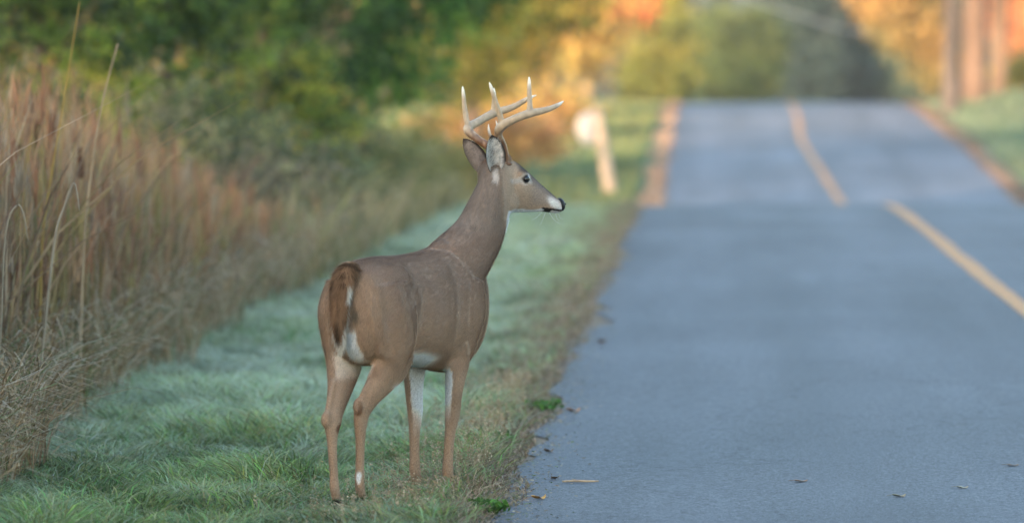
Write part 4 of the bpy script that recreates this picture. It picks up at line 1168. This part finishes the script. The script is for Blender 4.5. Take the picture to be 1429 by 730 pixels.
# eyes, nose, whiskers
for s in (-1, 1):
    v, f = ellipsoid((0, 0, 0), (.0175, .0115, .0155), 20, 12)
    mk("eye", head(v + np.array([.137, .0545 * s, 1.243])), f, M_eye, None, DEER, True)
v1, f1 = ellipsoid((.311, 0, 1.136), (.0215, .0275, .0275), 20, 12)
s_ = v1[:, 0] > .309
v1[:, 2] += np.where(s_, -.25 * (v1[:, 0] - .309), 0)
nose = mk("nose", head(v1), f1, M_nose, None, DEER, True)
for s in (-1, 1):
    v, f = ellipsoid((0, 0, 0), (.006, .004, .0035), 10, 7)
    mk("nostril", head(v + np.array([.326, .0175 * s, 1.138])), f, M_eye, None, nose, True)
parts = []
for j, (a0, b0) in enumerate((((.255, -.02, 1.103), (.03, -.03, -.045)), ((.24, -.015, 1.104), (-.035, -.02, -.05)), ((.225, -.012, 1.105), (-.055, -.015, -.03)), ((.285, -.015, 1.10), (.005, -.02, -.03)), ((.298, -.014, 1.098), (.012, -.015, -.022)))):
    a0, b0 = np.array(a0), np.array(b0)
    v, f = tube(np.array([(*head(a0)[0], .0007), (*head(a0 + b0 * .5 + np.array([0, 0, -.006]))[0], .0006), (*head(a0 + b0 + np.array([.004, 0, .0]))[0], .0003)]), 4, 5)
    parts.append((v, f, (.65, .63, .58)))
V, F, C = join(parts)
mk("whisker", V, F, M_fur, C, DEER, True)

# tail
TK = [(.03, 0, .918, .030, .038), (-.008, 0, .894, .030, .046), (-.034, 0, .85, .026, .044), (-.046, 0, .79, .023, .038), (-.050, 0, .73, .019, .032), (-.048, 0, .68, .015, .025), (-.043, 0, .635, .011, .019), (-.040, 0, .600, .004, .005)]
tv, tf = tube(TK, 6, 20, (0, 1, 0))
tn = vnormals(tv, tf)
cen = tv.mean(0)
if ((tn * (tv - np.array([-.03, 0, .76]) * 1.0)).sum(1)).mean() < 0: tn = -tn
tw = np.interp(-tv[:, 2], [-.918, -.84, -.78, -.73, -.68, -.635, -.60], [.035, .054, .054, .046, .034, .019, .005])
def tailcoat(P, N):
    wv = np.interp(-P[:, 2], [-.918, -.84, -.78, -.73, -.68, -.635, -.60], [.038, .044, .038, .032, .025, .016, .006])
    e = np.abs(P[:, 1]) / wv
    st = lattice_noise(P * np.array([1, 1.6, .22]), 70, 13)
    c = np.array([.31, .185, .105]) * (0.6 + .8 * st)[:, None]
    m = .85 * (smoothstep(.60, .22, e) * smoothstep(.75, .67, P[:, 2]) * smoothstep(.61, .64, P[:, 2]))[:, None]
    c = c * (1 - m) + np.array([.028, .018, .012]) * m
    st2 = lattice_noise(P * np.array([1, .35, 1.6]), 95, 17)
    bars = (smoothstep(.80, .86, P[:, 2]) * smoothstep(.54, .66, st2))[:, None] * .6
    c = c * (1 - bars) + np.array([.04, .022, .014]) * bars
    gate = np.maximum(smoothstep(.79, .81, P[:, 2]) * smoothstep(.87, .85, P[:, 2]) * (P[:, 1] < 0), smoothstep(.72, .69, P[:, 2]))
    m = (smoothstep(.78, .95, e + .25 * (st - .5)) * gate)[:, None]
    m = np.maximum(m, smoothstep(.655, .62, P[:, 2])[:, None])
    m = np.maximum(m, (smoothstep(.2, .7, N[:, 0]) * (P[:, 2] < .88))[:, None])
    return np.clip(c * (1 - m) + np.array([.70, .66, .58]) * m, 0, 1)
tail = mk("tail", tv, tf, M_hide, tailcoat(tv, tn), DEER, True)
v, f, c = hairs(tv, tf, tn, 9000, tailcoat, lambda P, N: np.column_stack([np.full(len(P), -.15), P[:, 1] * 4, np.full(len(P), -1.0)]), lambda P: np.full(len(P), .034), .0024, .26, 14)
tag(mk("tail_hair", v, f, M_fur, c, tail), kind="stuff")

# ------------------------------------------------------------------ small things lying on the asphalt's edge
def road_z(x, y): return float(_hermite(y)) + .005 + max(0.0, .03 * (1 - ((x - CENTRE) / 3.0) ** 2))
def leaf_obj(name, x, y, L, rz, curl, col, label, group):
    nu, nv = 9, 5
    u = np.linspace(0, 1, nu); s = np.linspace(-1, 1, nv)
    wv = np.sin(np.pi * u ** .8) * .36 * L * (1 + .25 * np.sin(u * 22))
    U, Sg = np.meshgrid(u, s, indexing='ij')
    V = np.stack([(U - .5) * L, Sg * wv[:, None], curl * L * ((U - .45) ** 2 * 1.6 + .30 * np.abs(Sg) * np.sin(U * 5))], -1).reshape(-1, 3)
    V[:, 2] -= V[:, 2].min() - .003
    i = np.arange(nu - 1)[:, None] * nv + np.arange(nv - 1)[None]
    q = np.stack([i, i + 1, i + nv + 1, i + nv], -1).reshape(-1, 4)
    n = len(V)
    st_v, st_f = tube([(-.5 * L, 0, V[:, 2].max() * .3 + .003, .0012), (-.68 * L, .05 * L, .006, .001), (-.85 * L, .02 * L, .004, .0008)], 3, 5)
    VV, FF, CC = join([(V, [q], np.asarray(col) * 1.0), (V - np.array([0, 0, .0015]), [q[:, ::-1]], np.asarray(col) * .9), (st_v, st_f, np.asarray(col) * .6)])
    o = mk(name, VV, FF, M_debris, CC, smooth=True, loc=(x, y, road_z(x, y)))
    o.rotation_euler = (0, 0, rz)
    return tag(o, label, "leaf", group)
GL = "fallen leaves on the asphalt"
leaf_obj("fallen_leaf", -.665, 18.06, .062, .35, .55, (.48, .27, .09), "curled orange leaf on the asphalt, close to the grass and below the twig", GL)
leaf_obj("fallen_leaf", -.630, 18.90, .045, 2.2, .6, (.13, .09, .06), "small dark brown leaf beside the left end of the twig", GL)
leaf_obj("fallen_leaf", .737, 18.02, .055, .1, .35, (.26, .22, .14), "pale olive leaf lowest on the open asphalt of the lane", GL)
leaf_obj("fallen_leaf", 1.0, 18.36, .050, -.2, .3, (.30, .27, .20), "greyish leaf on the lane between the olive leaf and the centre line", GL)
leaf_obj("fallen_leaf", .369, 18.68, .060, .25, .2, (.24, .15, .10), "flat brown leaf in the middle of the near lane", GL)
leaf_obj("fallen_leaf", 1.263, 19.35, .055, .1, .2, (.20, .14, .10), "dark flat leaf farthest toward the centre line", GL)
leaf_obj("fallen_leaf", -.646, 27.9, .07, .8, .7, (.17, .11, .08), "dark curled leaf lying alone farther up the lane's edge", GL)
leaf_obj("fallen_leaf", -.70, 20.2, .045, .4, .8, (.19, .14, .10), "dark curled leaf at the ragged edge beyond the twig", GL)
leaf_obj("fallen_leaf", -.66, 22.5, .07, .1, .6, (.34, .20, .12), "tan leaf on the asphalt just beyond the bright weed", GL)

v, f = tube([(-.073, 0, .005, .0035), (-.03, .012, .006, .0045), (.03, -.006, .007, .0045), (.075, .006, .006, .0025)], 4, 7)
v2, f2 = tube([(-.01, .006, .007, .003), (-.035, .05, .010, .0018)], 1, 6)
V, F, C = join([(v, f, (.36, .27, .18)), (v2, f2, (.30, .22, .15))])
o = mk("twig", V, F, M_debris, C, smooth=True, loc=(-.52, 18.74, road_z(-.52, 18.74)))
tag(o, "thin tan twig lying across the edge of the asphalt", "twig")

def weed(x, y, rad, n, label, seed):
    r = np.random.default_rng(seed)
    root_z = float(gz(x, y))
    a = r.uniform(0, 6.28, n); d = rad * r.uniform(.1, 1, n) ** .6
    P = np.stack([np.cos(a) * d * .35, np.sin(a) * d * .35, np.full(n, -.01)], -1)
    c = pick([(.05, .14, .02), (.08, .19, .03), (.04, .10, .02)], n)
    b = blades(P, r.uniform(.03, .07, n), r.uniform(.006, .012, n), r.uniform(.6, 1.6, n), a, c * .8, c, 3, .6)
    SP = np.stack([np.cos(a) * d, np.sin(a) * d, r.uniform(.012, .05, n)], -1)
    V, F, C = join([b, leaves(SP, np.full(n, .03), c)])
    o = mk("weed", V, F, M_blade, C, loc=(x, y, max(root_z, 0) + .012))
    return tag(o, label, "weed", "green weeds at the edge of the asphalt")
weed(-.80, 22.6, .10, 60, "bright green weed sprouting at the ragged edge of the asphalt", 3)
weed(-.83, 17.50, .08, 70, "leafy dark green weed at the bottom of the picture beside the asphalt", 4)
weed(-.95, 20.6, .09, 50, "small green weed in the dead grass, nearer than the bright one", 5)

# ------------------------------------------------------------------ thin morning haze
hv, hf = [], []
for zz in (-3.0, 42.0):
    for (xx, yy) in ((-1210, -310), (1210, -310), (1210, 1210), (-1210, 1210)): hv.append((xx, yy, zz))
hf = np.array([[3, 2, 1, 0], [4, 5, 6, 7], [0, 1, 5, 4], [1, 2, 6, 5], [2, 3, 7, 6], [3, 0, 4, 7]])
hm = bpy.data.materials.new("haze"); hm.use_nodes = True
hn = hm.node_tree; hn.nodes.remove(hn.nodes["Principled BSDF"])
vol = node(hn, "ShaderNodeVolumePrincipled")
vol.inputs["Color"].default_value = (.90, .95, 1.0, 1); vol.inputs["Density"].default_value = .00022
hn.links.new(vol.outputs[0], hn.nodes["Material Output"].inputs["Volume"])
tag(mk("haze", np.array(hv), hf, hm), kind="stuff")
